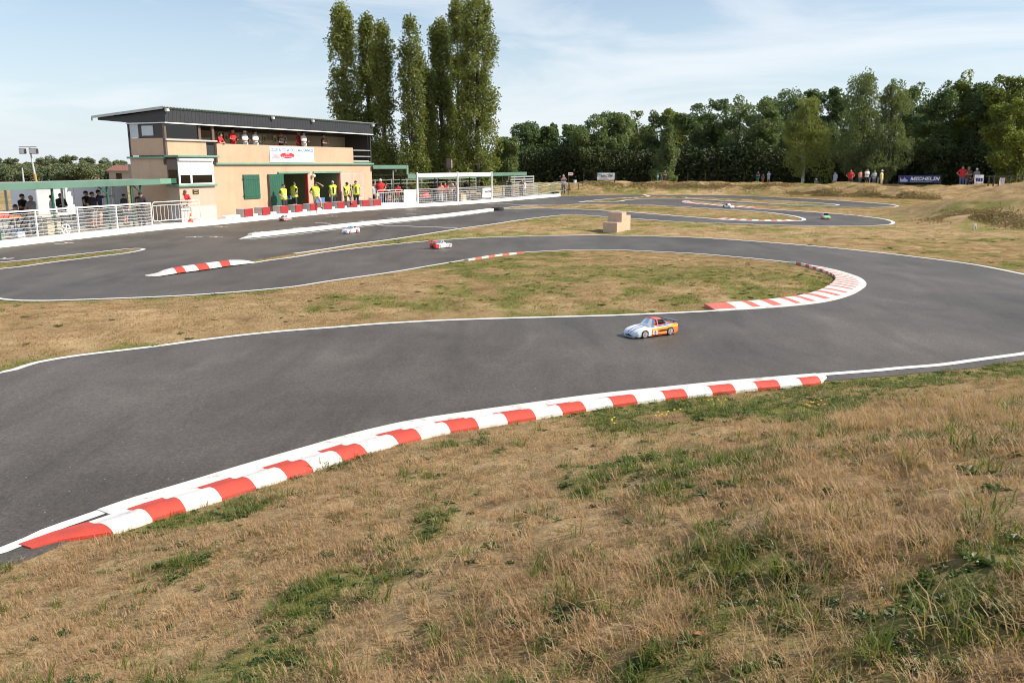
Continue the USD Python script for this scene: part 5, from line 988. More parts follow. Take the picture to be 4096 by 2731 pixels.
# red loudspeaker box on a pole, black speaker, small arrow sign, banners and screens at the far bank
p = at_depth(1797, 655, 76); t = thing("speaker_box", "rusty red box with a pale front on a tall post above the right shelter", "speaker", (p[0], 76, .2), BA + .4); zz = zat(76, 676) - .2; z2 = zat(76, 636) - .2
MB().box(-.28, .28, -.22, .22, zz, z2, ch=.02).build("case", "rust_sheet", t); MB().box(-.23, .23, -.235, -.221, zz+.08, z2-.08).build("front", "panel_pale", t); MB().tube([(0, 0, 0), (0, 0, zz)], .06, 8).build("post", "rust_sheet", t)
for i_, (a_, b_) in enumerate(((-.28, -.23), (.23, .28))): MB().box(a_, b_, -.24, -.222, zz, z2).build("frame_bar", "red_block", t)
p = at_depth(2273, 760, 84); zg = float(height(p[0], 84.)); t = thing("arrow_sign", "small white arrow sign with red tip on a thin post by the photographer", "sign", (p[0], 84, zg)); z1, z0 = zat(84, 690) - zg, zat(84, 702) - zg
MB().tube([(0, .03, 0), (0, .03, z1)], .035, 8).build("post", "dark_frame", t); MB().box(-.03, .42, -.02, .0, z0, z1).build("board", "sign_white", t); MB().add([(.42, -.02, z0), (.42, -.02, z1), (.58, -.02, (z0+z1)/2), (.42, 0, z0), (.42, 0, z1), (.58, 0, (z0+z1)/2)], [(0, 2, 1, 1), (3, 4, 5, 5), (0, 3, 5, 2), (1, 2, 5, 4)]).build("tip", "sign_red", t); MB().box(.02, .36, -.024, -.021, z0+.09, z1-.09).build("lettering", "sign_pink", t)
p = at_depth(2275, 732, 88); q = at_depth(2318, 732, 88); t = thing("trestle", "grey trestle plank carrying a white bucket beside the arrow sign", "table", p); MB().box(0, q[0]-p[0], 0, .5, -.05, 0).build("plank", "galvanised", t)
for x in (.1, q[0]-p[0]-.1): MB().bar((x, .25, -p[2]+float(height(p[0], 88.))-.1), (x, .25, -.05), .06, up=(1, 0, 0)).build("leg", "dark_frame", t)
p = at_depth(2300, 731.5, 88.2); t = thing("bucket", "white bucket standing on the grey trestle plank", "bucket", p); an = np.linspace(0, 2*np.pi, 15)[:-1]; MB().add([(r*math.cos(a), r*math.sin(a), z) for r, z in ((.13, 0), (.16, .27)) for a in an], [(i, (i+1) % 14, 14+(i+1) % 14, 14+i) for i in range(14)]).build("body", "sign_white", t, smooth=60); MB().tube([(.16*math.cos(a), .16*math.sin(a), .27) for a in np.r_[an, an[:1]]], .012, 5).build("rim", "sign_white", t)
def hung_banner(label, x0, x1, y0, y1, Y, mat, posts=()):
    p, q = at_depth(x0, y0, Y), at_depth(x1, y0, Y); z1_, z0_ = zat(Y, y0), zat(Y, y1); t, W_ = banner(label, p, q, z0_, z1_, mat); zg = float(height(p[0], Y))
    for f in posts: MB().bar((W_*f, .03, zg - .2), (W_*f, .03, z1_ + .02), .08, up=(1, 0, 0)).build("post", "wood_post", t)
    return t, W_, z0_, z1_
t, W_, z0_, z1_ = hung_banner("white banner lettered MACON hanging before the dark woods", 2389, 2459, 692, 720, 92, "sign_white", (0.0, 1.0)); hB = z1_ - z0_
MB().text("MACON", hB*.34, (W_*.2, -.06, z0_ + hB*.42), R_, U_, shear=.22, fit=W_*.64).build("lettering", "sign_dark", t); MB().bar((W_*.2, -.056, z0_+hB*.26), (W_*.84, -.056, z0_+hB*.26), .01, .05).build("underline", "sign_pink", t); MB().bar((W_*.06, -.056, z1_-hB*.15), (W_*.2, -.056, z1_-hB*.36), .01, .07).build("emblem", "sign_blue", t)
t, W_, z0_, z1_ = hung_banner("long dark blue banner lettered MICHELIN on the bank before the woods", 3597, 3764, 702, 732, 83, "sign_navy", (0.0, 1.0)); hB = z1_ - z0_
MB().text("MICHELIN", hB*.44, (W_*.26, -.06, z0_ + hB*.34), R_, U_, shear=.25, fit=W_*.68).build("lettering", "sign_white", t); MB().bar((W_*.26, -.056, z0_+hB*.20), (W_*.80, -.056, z0_+hB*.20), .01, .04).build("underline", "sign_grey", t)
plate_ = Polygon([(W_*.03, z0_+hB*.15), (W_*.20, z0_+hB*.15), (W_*.21, z0_+hB*.35), (W_*.15, z0_+hB*.55), (W_*.13, z0_+hB*.8), (W_*.11, z0_+hB*.55), (W_*.06, z0_+hB*.42), (W_*.03, z0_+hB*.8), (W_*.02, z0_+hB*.4)]); plate(plate_, .05, .056).build("emblem", "sign_grey", t)
t, W_, z0_, z1_ = hung_banner("crumpled white banner with dark lettering beside the spectators at the right", 3900, 3936, 700, 746, 78, "sign_white"); hB = z1_ - z0_
for k in range(3): MB().box(W_*(.12+.27*k), W_*(.33+.27*k), -.064, -.058, z0_+hB*.42, z0_+hB*.72).build("lettering", "sign_navy", t)
t, W_, z0_, z1_ = hung_banner("narrow pale board between two dark posts at the far right", 3998, 4020, 712, 753, 74, "panel_pale", (0.0, 1.0)); MB().box(W_*.38, W_*.62, -.064, -.058, z0_+.1, z1_-.1).build("stripe", "sign_pink", t)
rp = thing("post_fence", "dark wooden post fence along the bank at the far right", "fence")
for px, yt in ((3952, 703), (3972, 704), (4037, 705), (4060, 706), (4087, 698), (4120, 700)):
    p = at_depth(px, 745, 75); zg = float(height(p[0], 75.)); MB().tube([(p[0], 75, zg-.2), (p[0], 75, max(zat(75, yt), zg + .9))], .07, 8).build("post", "wood_post", rp, smooth=50)
a, b = at_depth(3945, 706, 75), at_depth(4140, 706, 75); MB().bar(a, b, .05, .09).build("rail", "wood_post", rp)
p = at_depth(3962, 760, 70); p[2] = float(height(p[0], 70.)); crate_ = thing("wooden_box", "low dark wooden box on the grass at the far right", "box", p); MB().box(0, .6, 0, .3, 0, .16, ch=.01).build("body", "wood_post", crate_)
p = G(3901, 905, .2); p[2] = float(height(p[0], p[1])); t = thing("marker_post", "small white marker post standing alone in the grass at the right", "post", p); MB().box(-.045, .045, -.03, .03, 0, .24, ch=.008).build("body", "sign_white", t); MB().box(-.012, .012, -.034, -.030, .0, .14).build("slot", "sign_dark", t)
rl = thing("hand_rail", "short black rail on posts among the spectators on the bank", "railing"); a, b = at_depth(3480, 709, 85), at_depth(3513, 709, 85); MB().bar(a, b, .07).build("rail", "dark_frame", rl)
for e in (a, b): MB().bar((e[0], e[1], float(height(e[0], e[1]))-.1), e, .06, up=(1, 0, 0)).build("post", "galvanised", rl)
# dark wind screen and wire fence along the woods
ws = thing("wind_screen", "low dark blue plastic screen along the edge of the woods", "screen"); xs = (2398, 2460, 2535, 2610, 2683)
for i, (a, b) in enumerate(zip(xs[:-1], xs[1:])):
    p, q = at_depth(a, 750, 94 - .2*i), at_depth(b, 750, 94 - .2*i); MB().box(p[0], q[0]-.03, 94-.2*i, 94.04-.2*i, .2, zat(94, 738 - (i % 2))).build("sheet", "dark_tarp", ws)
rsht = thing("rusty_panel", "rusty brown sheet panel leaning by the start of the dark screen", "panel", at_depth(2335, 757, 90)); MB().add([(0, 0, -.2), (1.4, .2, -.2), (1.1, .4, .75), (0, .3, .9), (0, .05, -.2), (1.4, .25, -.2), (1.1, .45, .75), (0, .35, .9)], [(0, 1, 2, 3), (7, 6, 5, 4), (0, 4, 5, 1), (2, 6, 7, 3), (1, 5, 6, 2), (0, 3, 7, 4)]).build("sheet", "rust_sheet", rsht)
wf = thing("wire_fence", "thin wire fence on tall posts at the edge of the woods", "fence"); WP = []
for px in (2335, 2463, 2605, 2750, 2820, 2975):
    p = at_depth(px, 740, 93); zg = float(height(p[0], 93.)); MB().bar((p[0], 93, zg - .2), (p[0], 93, zat(93, 690)), .06, up=(1, 0, 0)).build("post", "wood_post", wf); WP.append((p[0], zg))
for (a, za_), (b, zb_) in zip(WP[:-1], WP[1:]):
    for h_ in (.4, .9, 1.4): MB().bar((a, 93, za_+h_), (b, 93, zb_+h_), .008).build("wire", "wood_post", wf)
# house behind the left shelter
p = at_depth(455, 720, 120); t = thing("far_house", "brown tiled house roof behind the clubhouse on the left", "house", (p[0] + 2.0, 120, 0)); zr = zat(120, 672); ze = zat(120, 683)
MB().box(-2.6, 5, 0, 6, 0, ze).build("wall", "house_wall", t); MB().add([(-3, -.4, ze), (5.4, -.4, ze), (5.4, 3, zr+.4), (-3, 3, zr+.4), (5.4, 6.4, ze), (-3, 6.4, ze)], [(0, 1, 2, 3), (3, 2, 4, 5), (0, 3, 5, 5), (1, 4, 2, 2)]).build("roof", "tile_roof", t)
for x in (-1.6, .4): MB().box(x, x+.8, -.03, -.004, .9, ze-.35).build("window", "dark_pane", t)
# ------------------------------------------------------------------ large scale model cars, local x forward
for n_, c_ in dict(car_white=(.80, .80, .80), car_pale=(.52, .60, .68), car_orange=(.78, .16, .02), car_red=(.62, .035, .03), car_redroof=(.80, .10, .05), car_yellow=(.78, .62, .03), car_blue=(.03, .12, .42), car_silver=(.45, .50, .50), car_pink=(.78, .06, .20), car_lime=(.30, .72, .22), car_black=(.015, .015, .017), car_salmon=(.75, .30, .25)).items(): paint(n_, c_, .32, .03, 6.0, coat=.6)
def car(label, pos, ang, L_=.90, W_=.385, style="coupe", scheme=None, wing=None, number=None, helmet=False, res=1.0, rim="chrome", hs=1.18, group="model cars on the circuit"):
    t = thing("model_car", label, "model car", pos, ang, group); hw = W_ / 2
    if style == "coupe": belt = ([-1, -.93, -.7, -.45, .3, .42, .75, .92, 1], [.140, .172, .178, .172, .158, .152, .128, .098, .07]); roof = ([-.72, -.30, .02, .42], [0, .255, .262, 0]); gx = (-.72, .42)
    elif style == "gt": belt = ([-1, -.93, -.7, -.4, .25, .40, .75, .92, 1], [.135, .165, .168, .158, .142, .146, .135, .10, .06]); roof = ([-.85, -.22, .02, .40], [0, .245, .248, 0]); gx = (-.85, .40)
    else: belt = ([-1, -.94, -.7, -.45, .25, .35, .78, .95, 1], [.15, .178, .182, .172, .165, .160, .140, .125, .08]); roof = ([-.66, -.42, .0, .36], [0, .265, .27, 0]); gx = (-.66, .36)
    belt = (belt[0], [b_*hs for b_ in belt[1]]); roof = (roof[0], [b_*hs for b_ in roof[1]])
    wid = ([-1, -.95, -.7, 0, .6, .88, .97, 1], [.80, .92, 1, .97, 1, .93, .78, .62])
    ts = np.unique(np.r_[np.linspace(-1, 1, int(74*res)), -.985, .985, gx[0], gx[1]]); rows = []; seg = []
    def sec(tt):
        zb = np.interp(tt, *belt); w = hw * np.interp(tt, *wid); z0 = .028 + .012 * (abs(tt) > .9); rz = np.interp(tt, *roof) if gx[0] < tt < gx[1] else 0; rz = max(rz, zb)
        e = np.clip((rz - zb) / .09, 0, 1); wg = w * (.90 - .04*e); wr = w * (.90 - .24*e)
        return [(w*.95, z0), (w*1.0, z0+.03), (w*1.01, z0 + (zb-z0)*.55), (w*.985, zb-.018), (wg, zb), (wr, zb + (rz-zb)*.93), (wr*.55, rz+.004), (0, rz + .007)]
    cnt = [int(x) for x in np.maximum(np.array([1, 3, 4, 2, 6, 3, 5]) * res, 1)]
    for tt in ts:
        s_ = sec(tt); pts = []
        for k, c in enumerate(cnt):
            for j in range(c): f = j / c; pts.append((s_[k][0] + (s_[k+1][0]-s_[k][0])*f, s_[k][1] + (s_[k+1][1]-s_[k][1])*f))
        pts.append(s_[-1]); full = pts + [(-a, b) for a, b in pts[::-1][1:]]; rows.append([(tt*L_/2, a, b) for a, b in full])
    sk = [k for k, c in enumerate(cnt) for _ in range(c)]; sk = sk + sk[::-1]
    V = np.array(rows); n, m = V.shape[:2]; V = V.reshape(-1, 3); groups = {}
    wr_ = L_*.072; wx = (L_*.295, -L_*.29)
    for i in range(n-1):
        tm_ = (ts[i] + ts[i+1]) / 2; glassy = gx[0]+.03 < tm_ < gx[1]-.03
        for j in range(m-1):
            q = [i*m+j, i*m+j+1, (i+1)*m+j+1, (i+1)*m+j]; c = V[q].mean(0); k = sk[j]; y = abs(c[1]) / (hw * np.interp(tm_, *wid))
            if k <= 2 and any(math.hypot(c[0]-x, c[2]-wr_) < wr_*1.13 for x in wx): continue
            part_ = "body"; lo = np.interp(tm_, *belt); rz = np.interp(tm_, *roof); e = rz - lo
            if glassy and k == 4 and e > .03 and lo+.012 < c[2] < lo + e*.88: part_ = "side_window"
            if glassy and k >= 4 and part_ == "body":
                if roof[0][2] + .02 < tm_ < gx[1] - .02 and (k >= 5 or c[2] > lo + .012 and k > 4): part_ = "windscreen"
                if gx[0] + .05 < tm_ < roof[0][1] - .02 and k >= 5: part_ = "rear_window"
            pil = (-.06 < tm_ < -.02) or tm_ > roof[0][2] + (gx[1]-roof[0][2])*.62 or tm_ < roof[0][1] - .12
            if part_ == "side_window" and pil: part_ = "body"
            mt = scheme(part_, tm_, k, c / (1, 1, hs), y)
            groups.setdefault((part_, mt), []).append(q)
    nm = dict(car_white="white_panel", car_pale="pale_panel", car_orange="orange_panel", car_red="red_panel", car_redroof="red_roof_panel", car_yellow="yellow_band", car_blue="blue_stripe", car_silver="silver_panel", car_pink="pink_panel", car_lime="lime_panel", car_black="black_flash", car_salmon="salmon_panel")
    for (pt, mt), fs in groups.items():
        if mt is None: continue
        fs = np.array(fs); u_, inv = np.unique(fs, return_inverse=True); MB().add(V[u_], inv.reshape(fs.shape)[:, ::-1]).build(nm.get(mt, pt) if pt == "body" else pt, mt, t, smooth=40)
    for e in (0, n-1):
        ring = V[e*m:(e+1)*m]; c = ring.mean(0); mt = scheme("body", ts[e], 2, c, 0); MB().add(np.vstack([ring, [c]]), [(m, j, j+1) if e == 0 else (m, j+1, j) for j in range(m-1)]).build("rear_panel" if e == 0 else "nose_panel", mt, t)
    MB().box(-L_*.46, L_*.46, -hw*.74, hw*.74, .026, .07).build("chassis", "car_black", t)
    for x in wx:
        for s in (-1, 1):
            y = s*(hw - .030); w = MB().tube([(x, y - .03, wr_), (x, y + .03, wr_)], wr_, 18).build("wheel", "rubber", t, smooth=50); a_ = y + s*.031
            MB().tube([(x, a_ - .008*s, wr_), (x, a_, wr_)], wr_*.74, 16).build("rim", rim, w)
            for k in range(5): a = k*1.2566+.3; MB().bar((x, a_ + s*.003, wr_), (x + wr_*.66*math.cos(a), a_ + s*.003, wr_ + wr_*.66*math.sin(a)), .010, .012, up=(0, 1, 0)).build("spoke", "galvanised", w)
    if wing:
        zt_w, xw, mt = wing; zt_w *= hs; MB().box(xw-.05, xw+.045, -hw*.96, hw*.96, zt_w, zt_w+.012, ch=.003).build("rear_wing", mt, t)
        for s in (-1, 1): (MB().box(xw-.06, xw+.05, s*hw*.96-.004, s*hw*.96+.004, zt_w-.03, zt_w+.03).build("wing_end_plate", mt, t) if not helmet else None); MB().bar((xw, s*hw*.5, np.interp(2*xw/L_, *belt)-.005), (xw, s*hw*.5, zt_w), .012).build("wing_strut", "car_black", t)
    fx_ = L_/2
    MB().box(fx_-.05, fx_+.004, -hw*.66, hw*.66, .018, .030, ch=.004).build("splitter", scheme("body", 1, 0, A3(.45, 0, .03), 0), t)
    MB().box(fx_-.03, fx_-.0005, -hw*.40, hw*.40, .042, .060).build("grille", "car_black", t)
    for s in (-1, 1): MB().add([(fx_-.045, s*hw*.50, .094), (fx_-.085, s*hw*.84, .104), (fx_-.085, s*hw*.84, .116), (fx_-.040, s*hw*.50, .105)], [(0, 1, 2, 3)] if s > 0 else [(3, 2, 1, 0)]).build("headlight", "car_black", t)
    if number:
        for s in (-1, 1):
            y = s*(hw*.985 + .003); x0 = L_*.07; MB().box(x0-.05, x0+.045, min(y, y+s*.002), max(y, y+s*.002), .052, .128).build("number_plate", "car_white", t)
            MB().text(number, .055, (x0 + (.022 if s > 0 else -.022), y + s*.004, .062), (-s, 0, 0), (0, 0, 1), depth=.002).build("number", "car_black", t)
    if helmet: MB().ball((.0, .06, .215), (.05, .045, .055), 2).build("driver_helmet", "car_red", t, smooth=True); MB().box(-.08, .12, -.13, .13, .14, .165).build("cockpit", "car_black", t)
    return t
def between(f, r): f, r = G(*f, .0)[:2], G(*r, .0)[:2]; d = f - r; return f, r, math.atan2(d[1], d[0])
def sch_near(p, t_, k, c, y):
    side = k <= 3
    if p == "windscreen": return "dark_pane"
    if p == "rear_window": return "dark_pane"
    if p == "side_window": return None
    if side:
        if t_ > .30: return "car_pale" if t_ > .62 else "car_white"
        up = .150 + .012*(-t_); 
        if c[2] > up - .008: return "car_blue" if t_ > -.5 else "car_orange"
        if c[2] > up - .028: return "car_yellow"
        if -.55 < t_ < -.02 and abs(c[2] - (.098 - .03*(t_ + .55))) < .010 + .012*(-t_): return "car_black"
        if c[2] < .050 and t_ > -.5: return "car_redroof"
        if c[2] < .060 and t_ > -.5: return "car_yellow"
        return "car_orange"
    if k == 4 and t_ > .08 and c[2] > .165: return "car_yellow" if t_ < .30 else "car_blue"
    if t_ > .28: return "car_blue" if .12 < y < .28 else "car_pale" if t_ > .86 else "car_white"
    return "car_redroof"
f, r, an_ = between((2571, 1356), (2681, 1341)); Wb = .385
mid = (f + r) / 2; side_n = np.array([math.sin(an_), -math.cos(an_)]); side_n = side_n if side_n @ mid < 0 else -side_n
cpos = mid - side_n * (Wb/2 - .02)
car("orange model stock car with white nose, black wing and number plate, in the foreground", (*cpos, .013), an_, L_=1.0, W_=.42, scheme=sch_near, wing=(.200, -.45, "car_black"), number="8", helmet=True, res=1.4)
def place(fp, rp, W_=.385):
    f, r, a = between(fp, rp); mid = (f + r)/2; s_ = np.array([math.sin(a), -math.cos(a)]); s_ = s_ if s_ @ mid < 0 else -s_; return (*(mid - s_*(W_/2)), .013), a
p, a = place((1802, 992.5), (1757, 997)); car("silver grey model coupe with red ends and a high red rear wing", p, a, style="gt", wing=(.235, -.40, "car_red"), number="11", rim="sign_white",
    scheme=lambda p, t_, k, c, y: "dark_pane" if p in ("windscreen", "rear_window") else "car_silver" if p == "side_window" and False else "car_black" if p == "side_window" else "car_red" if t_ < -.62 or t_ > .80 and k < 4 else "car_white" if k <= 1 else "car_silver")
p, a = place((1399, 936), (1434, 932)); car("white and red model saloon nosing along the dividing wall", p, a, style="saloon", rim="car_salmon",
    scheme=lambda p, t_, k, c, y: "dark_pane" if p in ("windscreen", "rear_window") else "car_black" if p == "side_window" else "car_red" if (k <= 3 and -.75 < t_ < -.30 and c[2] < .13 + .1*(t_+.4)) or (k >= 5 and t_ < -.6) else "car_white")
p, a = place((1168, 881.5), (1140, 885.5)); car("pale white and salmon model car with rear wing by the barrier blocks", p, a, style="gt", wing=(.235, -.40, "car_white"), rim="sign_white",
    scheme=lambda p, t_, k, c, y: "dark_pane" if p in ("windscreen", "rear_window") else "car_black" if p == "side_window" else "car_salmon" if k <= 2 and t_ < .5 else "car_white")
p, a = place((2919, 834.5), (2892, 832.5)); car("white model car with black windows on the far lane", p, a, style="gt", wing=(.235, -.40, "car_black"), rim="sign_white", res=.7,
    scheme=lambda p, t_, k, c, y: "car_black" if p != "body" or (k <= 2 and t_ < -.6) else "car_white")
p, a = place((3304, 880), (3328, 876)); car("pink and lime green model car in the right hairpin", p, a + .5, style="saloon", res=.7, rim="sign_white",
    scheme=lambda p, t_, k, c, y: "dark_pane" if p in ("windscreen", "rear_window") else "car_white" if p == "side_window" else "car_lime" if t_ > .25 and k > 1 else "car_pink" if k <= 3 or t_ < -.3 else "car_white")
# ------------------------------------------------------------------ trees
leafmat("leaf_poplar", [(0.0911, 0.1128, 0.03), (0.182, 0.2063, 0.055), (0.294, 0.3025, 0.0875), (0.448, 0.4263, 0.1562)], .40, .35, .45)
leafmat("leaf_oak", [(0.0581, 0.0891, 0.0349), (0.1066, 0.155, 0.0581), (0.1648, 0.217, 0.0814), (0.2325, 0.2809, 0.1124)], .32, .25)
leafmat("leaf_ash", [(0.0878, 0.1209, 0.0507), (0.156, 0.2048, 0.0819), (0.2438, 0.2925, 0.1209), (0.351, 0.39, 0.1716)], .36, .25)
leafmat("leaf_birch", [(0.1266, 0.1485, 0.0439), (0.2194, 0.2447, 0.0709), (0.3544, 0.3459, 0.1013), (0.54, 0.4556, 0.1181)], .42, .25)
leafmat("leaf_willow", [(0.1031, 0.1313, 0.0562), (0.1688, 0.2063, 0.0863), (0.2625, 0.2906, 0.1237), (0.3937, 0.3937, 0.1725)], .38, .25)
leafmat("leaf_maple", [(0.084, 0.1092, 0.0269), (0.168, 0.1982, 0.0437), (0.3024, 0.3024, 0.0605), (0.504, 0.4284, 0.0756)], .42, .25)
leafmat("leaf_far", [(0.085, 0.1185, 0.0648), (0.1512, 0.1823, 0.0971), (0.2457, 0.2643, 0.1405), (0.3591, 0.3281, 0.1837)], .25, .12)
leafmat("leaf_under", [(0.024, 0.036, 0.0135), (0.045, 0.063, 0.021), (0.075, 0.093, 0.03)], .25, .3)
def unit(rng, n):
    v = rng.normal(size=(n, 3)); return v / np.linalg.norm(v, axis=1, keepdims=True)
def leaf_cards(C, size, rng, out=None, droop=0.0, aspect=.62):
    """folded leaf sprays at the points C: two triangles each"""
    n = len(C); N = unit(rng, n) * .85 + (out if out is not None else 0) * .55 + np.array([0, 0, .35]); N /= np.linalg.norm(N, axis=1, keepdims=True)
    T = np.cross(N, unit(rng, n)); T /= np.linalg.norm(T, axis=1, keepdims=True) + 1e-9
    if droop: T = T * (1 - droop) + np.array([0, 0, -1.0]) * droop; T /= np.linalg.norm(T, axis=1, keepdims=True); N = N - T * (N * T).sum(1, keepdims=True); N /= np.linalg.norm(N, axis=1, keepdims=True) + 1e-9
    B = np.cross(N, T); s = (size * rng.uniform(.6, 1.35, n))[:, None]
    V = np.stack([C - T*s*.55, C + B*s*aspect*.5 + N*s*.12, C + T*s*.55, C - B*s*aspect*.5 + N*s*.12], 1).reshape(-1, 3); i = np.arange(n)[:, None] * 4
    return V, np.vstack([i + [0, 1, 2], i + [0, 2, 3]])
def limb(mb, a, b, r0, r1, rng, wob=.12, n=5):
    t = np.linspace(0, 1, n)[:, None]; p = a + (b - a) * t; L_ = np.linalg.norm(b - a); p[1:-1] += rng.normal(size=(n-2, 3)) * wob * L_ * .25; mb.tube(p, np.linspace(r0, r1, n), 6)
def poplar(label, px, ytop, Y, halfw_px, seed, dens=1.0, low=.03, lean=0.0, group="tall poplars behind the right shelter"):
    rng = np.random.default_rng(seed); p = at_depth(px, 700, Y); H_ = zat(Y, ytop) - .1; R = halfw_px / FPX * Y; t = thing("poplar_tree", label, "tree", (p[0], Y, .1), 0, group)
    mb = MB(); nb = 26; mb.tube([(lean*h*.5 + .06*math.sin(h*7+seed), .05*math.cos(h*5+seed), h*H_) for h in np.linspace(0, .93, 12)], np.linspace(.30, .04, 12), 8)
    prof = lambda h: R * np.interp(h, [0, .06, .2, .45, .75, .9, .97, 1.0], [.85, 1.1, 1.15, 1.05, .95, .84, .62, .25])
    cs, rs = [], []
    for k in range(nb):
        h0 = rng.uniform(.04, .72); az = rng.uniform(0, 2*np.pi); L_ = rng.uniform(.13, .26); h1 = min(h0 + L_, .97); rr = prof(h1) * rng.uniform(.55, .95)
        a = np.array([0, 0, h0*H_]); b = np.array([math.cos(az)*rr, math.sin(az)*rr, h1*H_]); limb(mb, a, b, .07, .015, rng, .1)
    n = int(480 * dens * H_ / 19)
    h = rng.uniform(low, 1, n) ** .95; az = rng.uniform(0, 2*np.pi, n); q = np.sqrt(rng.uniform(.10, 1, n)) * (.78 + .34 * rng.uniform(size=n)); rr = prof(h) * q
    wav = 1 + .16*np.sin(h*H_*1.3 + az*2 + seed); C = np.stack([np.cos(az)*rr*wav + lean*h*.5, np.sin(az)*rr*wav, h*H_], 1)
    keep = meshkit.noise(C * .55 + seed) > .31; C = C[keep]; n = len(C)
    k = rng.integers(30, 52, n); idx = np.repeat(np.arange(n), k); P = C[idx] + unit(rng, len(idx)) * (rng.uniform(.05, 1, len(idx)) ** .5 * .52)[:, None] * np.array([1, 1, 1.5])
    O = P * (1, 1, .0); O /= np.linalg.norm(O, axis=1, keepdims=True) + 1e-6
    V, f = leaf_cards(P, .23, rng, O)
    mb.build("trunk", "bark", t, smooth=60); MB().add(V, f).build("crown", "leaf_poplar", t)
poplar("tall poplar at the left of the row, rising behind the clubhouse roof", 1392, 30, 84, 56, 1)
poplar("poplar second from the left, close beside the leftmost one", 1486, 74, 86, 42, 2)
poplar("slender poplar third from the left, standing at the gap", 1543, 104, 83, 37, 3)
poplar("single poplar with open lower branches, left of the small poplar", 1655, 82, 82, 50, 4, .85)
poplar("small poplar squeezed between the single poplar and the tall right group", 1716, 214, 84, 26, 5, .8)
poplar("poplar with rounded top at the left of the tall right group", 1770, 92, 86, 44, 6)
poplar("very tall poplar in the middle of the right group", 1838, 8, 90, 42, 7, 1.0)
poplar("tallest and broadest poplar at the right end of the row", 1913, -16, 84, 70, 8, 1.35)

def broad(label, px, ytop, Y, w_px, kind, seed, ybot=None, trunk=True, nleaf=5200, size=.36, shape="round", group="trees of the dark woods", name="tree", xoff=0.0):
    rng = np.random.default_rng(seed); p = at_depth(px, 700, Y); g = float(height(p[0], Y)) if Y < 107 else .6; H_ = zat(Y, ytop) - g; W_ = w_px / FPX * Y / 2
    t = thing(name, label, "tree", (p[0], Y, g), 0, group); lobes = []; nl = 22
    cb = .12 if ybot is None else max(.05, (zat(Y, ybot) - g) / H_)
    for k in range(nl):
        h = rng.uniform(cb, .93); e = {"round": math.sin(math.pi * np.clip((h - cb*.4) / (1.08 - cb*.4), 0, 1)) ** .55, "cone": (1 - h) ** .8 + .12, "droop": np.interp(h, [0, .2, .55, .85, 1], [.95, 1, .85, .5, .2])}[shape]
        a = rng.uniform(0, 2*np.pi); r = W_ * e * math.sqrt(rng.uniform(.05, 1)) * .74; s = rng.uniform(.26, .42) * W_ * (.65 + .45*e); lobes.append((np.array([math.cos(a)*r, math.sin(a)*r*.8, h*H_]), np.array([s, s, s * (.85 if shape != "droop" else 1.5)])))
    lobes.append((np.array([rng.uniform(-.15, .15)*W_, 0, H_*.93]), np.array([W_*.22, W_*.22, H_*.07]))); lobes.append((np.array([0, 0, H_*(cb+.5)*.62]), np.array([W_*.62, W_*.55, H_*.28])))
    v = np.array([l[1].prod() ** .667 for l in lobes]); idx = rng.choice(len(lobes), nleaf, p=v / v.sum()); c = np.array([l[0] for l in lobes])[idx]; s = np.array([l[1] for l in lobes])[idx]
    d = unit(rng, nleaf); P = c + d * s * (rng.uniform(.25, 1.0, nleaf) ** .45)[:, None]; P += (np.stack([meshkit.noise(P*.9 + k*17 + seed) for k in range(3)], 1) - .5) * .9
    keep = (P[:, 2] > .15) & (meshkit.noise(P * .8 + seed * 3) > .22); P, d = P[keep], d[keep]
    V, f = leaf_cards(P, size, rng, d, droop=.55 if shape == "droop" else 0.0, aspect=.42 if shape == "droop" else .62)
    MB().add(V, f).build("crown", "leaf_" + kind, t)
    mb = MB(); r0 = .035 * H_ * .6; mb.tube([(.1*math.sin(k*1.7+seed)*k*.3, .08*math.cos(k*2.1+seed)*k*.3, H_*.8*k/6) for k in range(7)], np.linspace(r0, r0*.2, 7), 8)
    for k in range(6): h = rng.uniform(.2, .6); l = lobes[rng.integers(nl)][0]; limb(mb, np.array([0, 0, h*H_*.7]), l, r0*.4, .02, rng)
    mb.build("trunk", "birch_bark" if kind == "birch" else "bark", t, smooth=60)
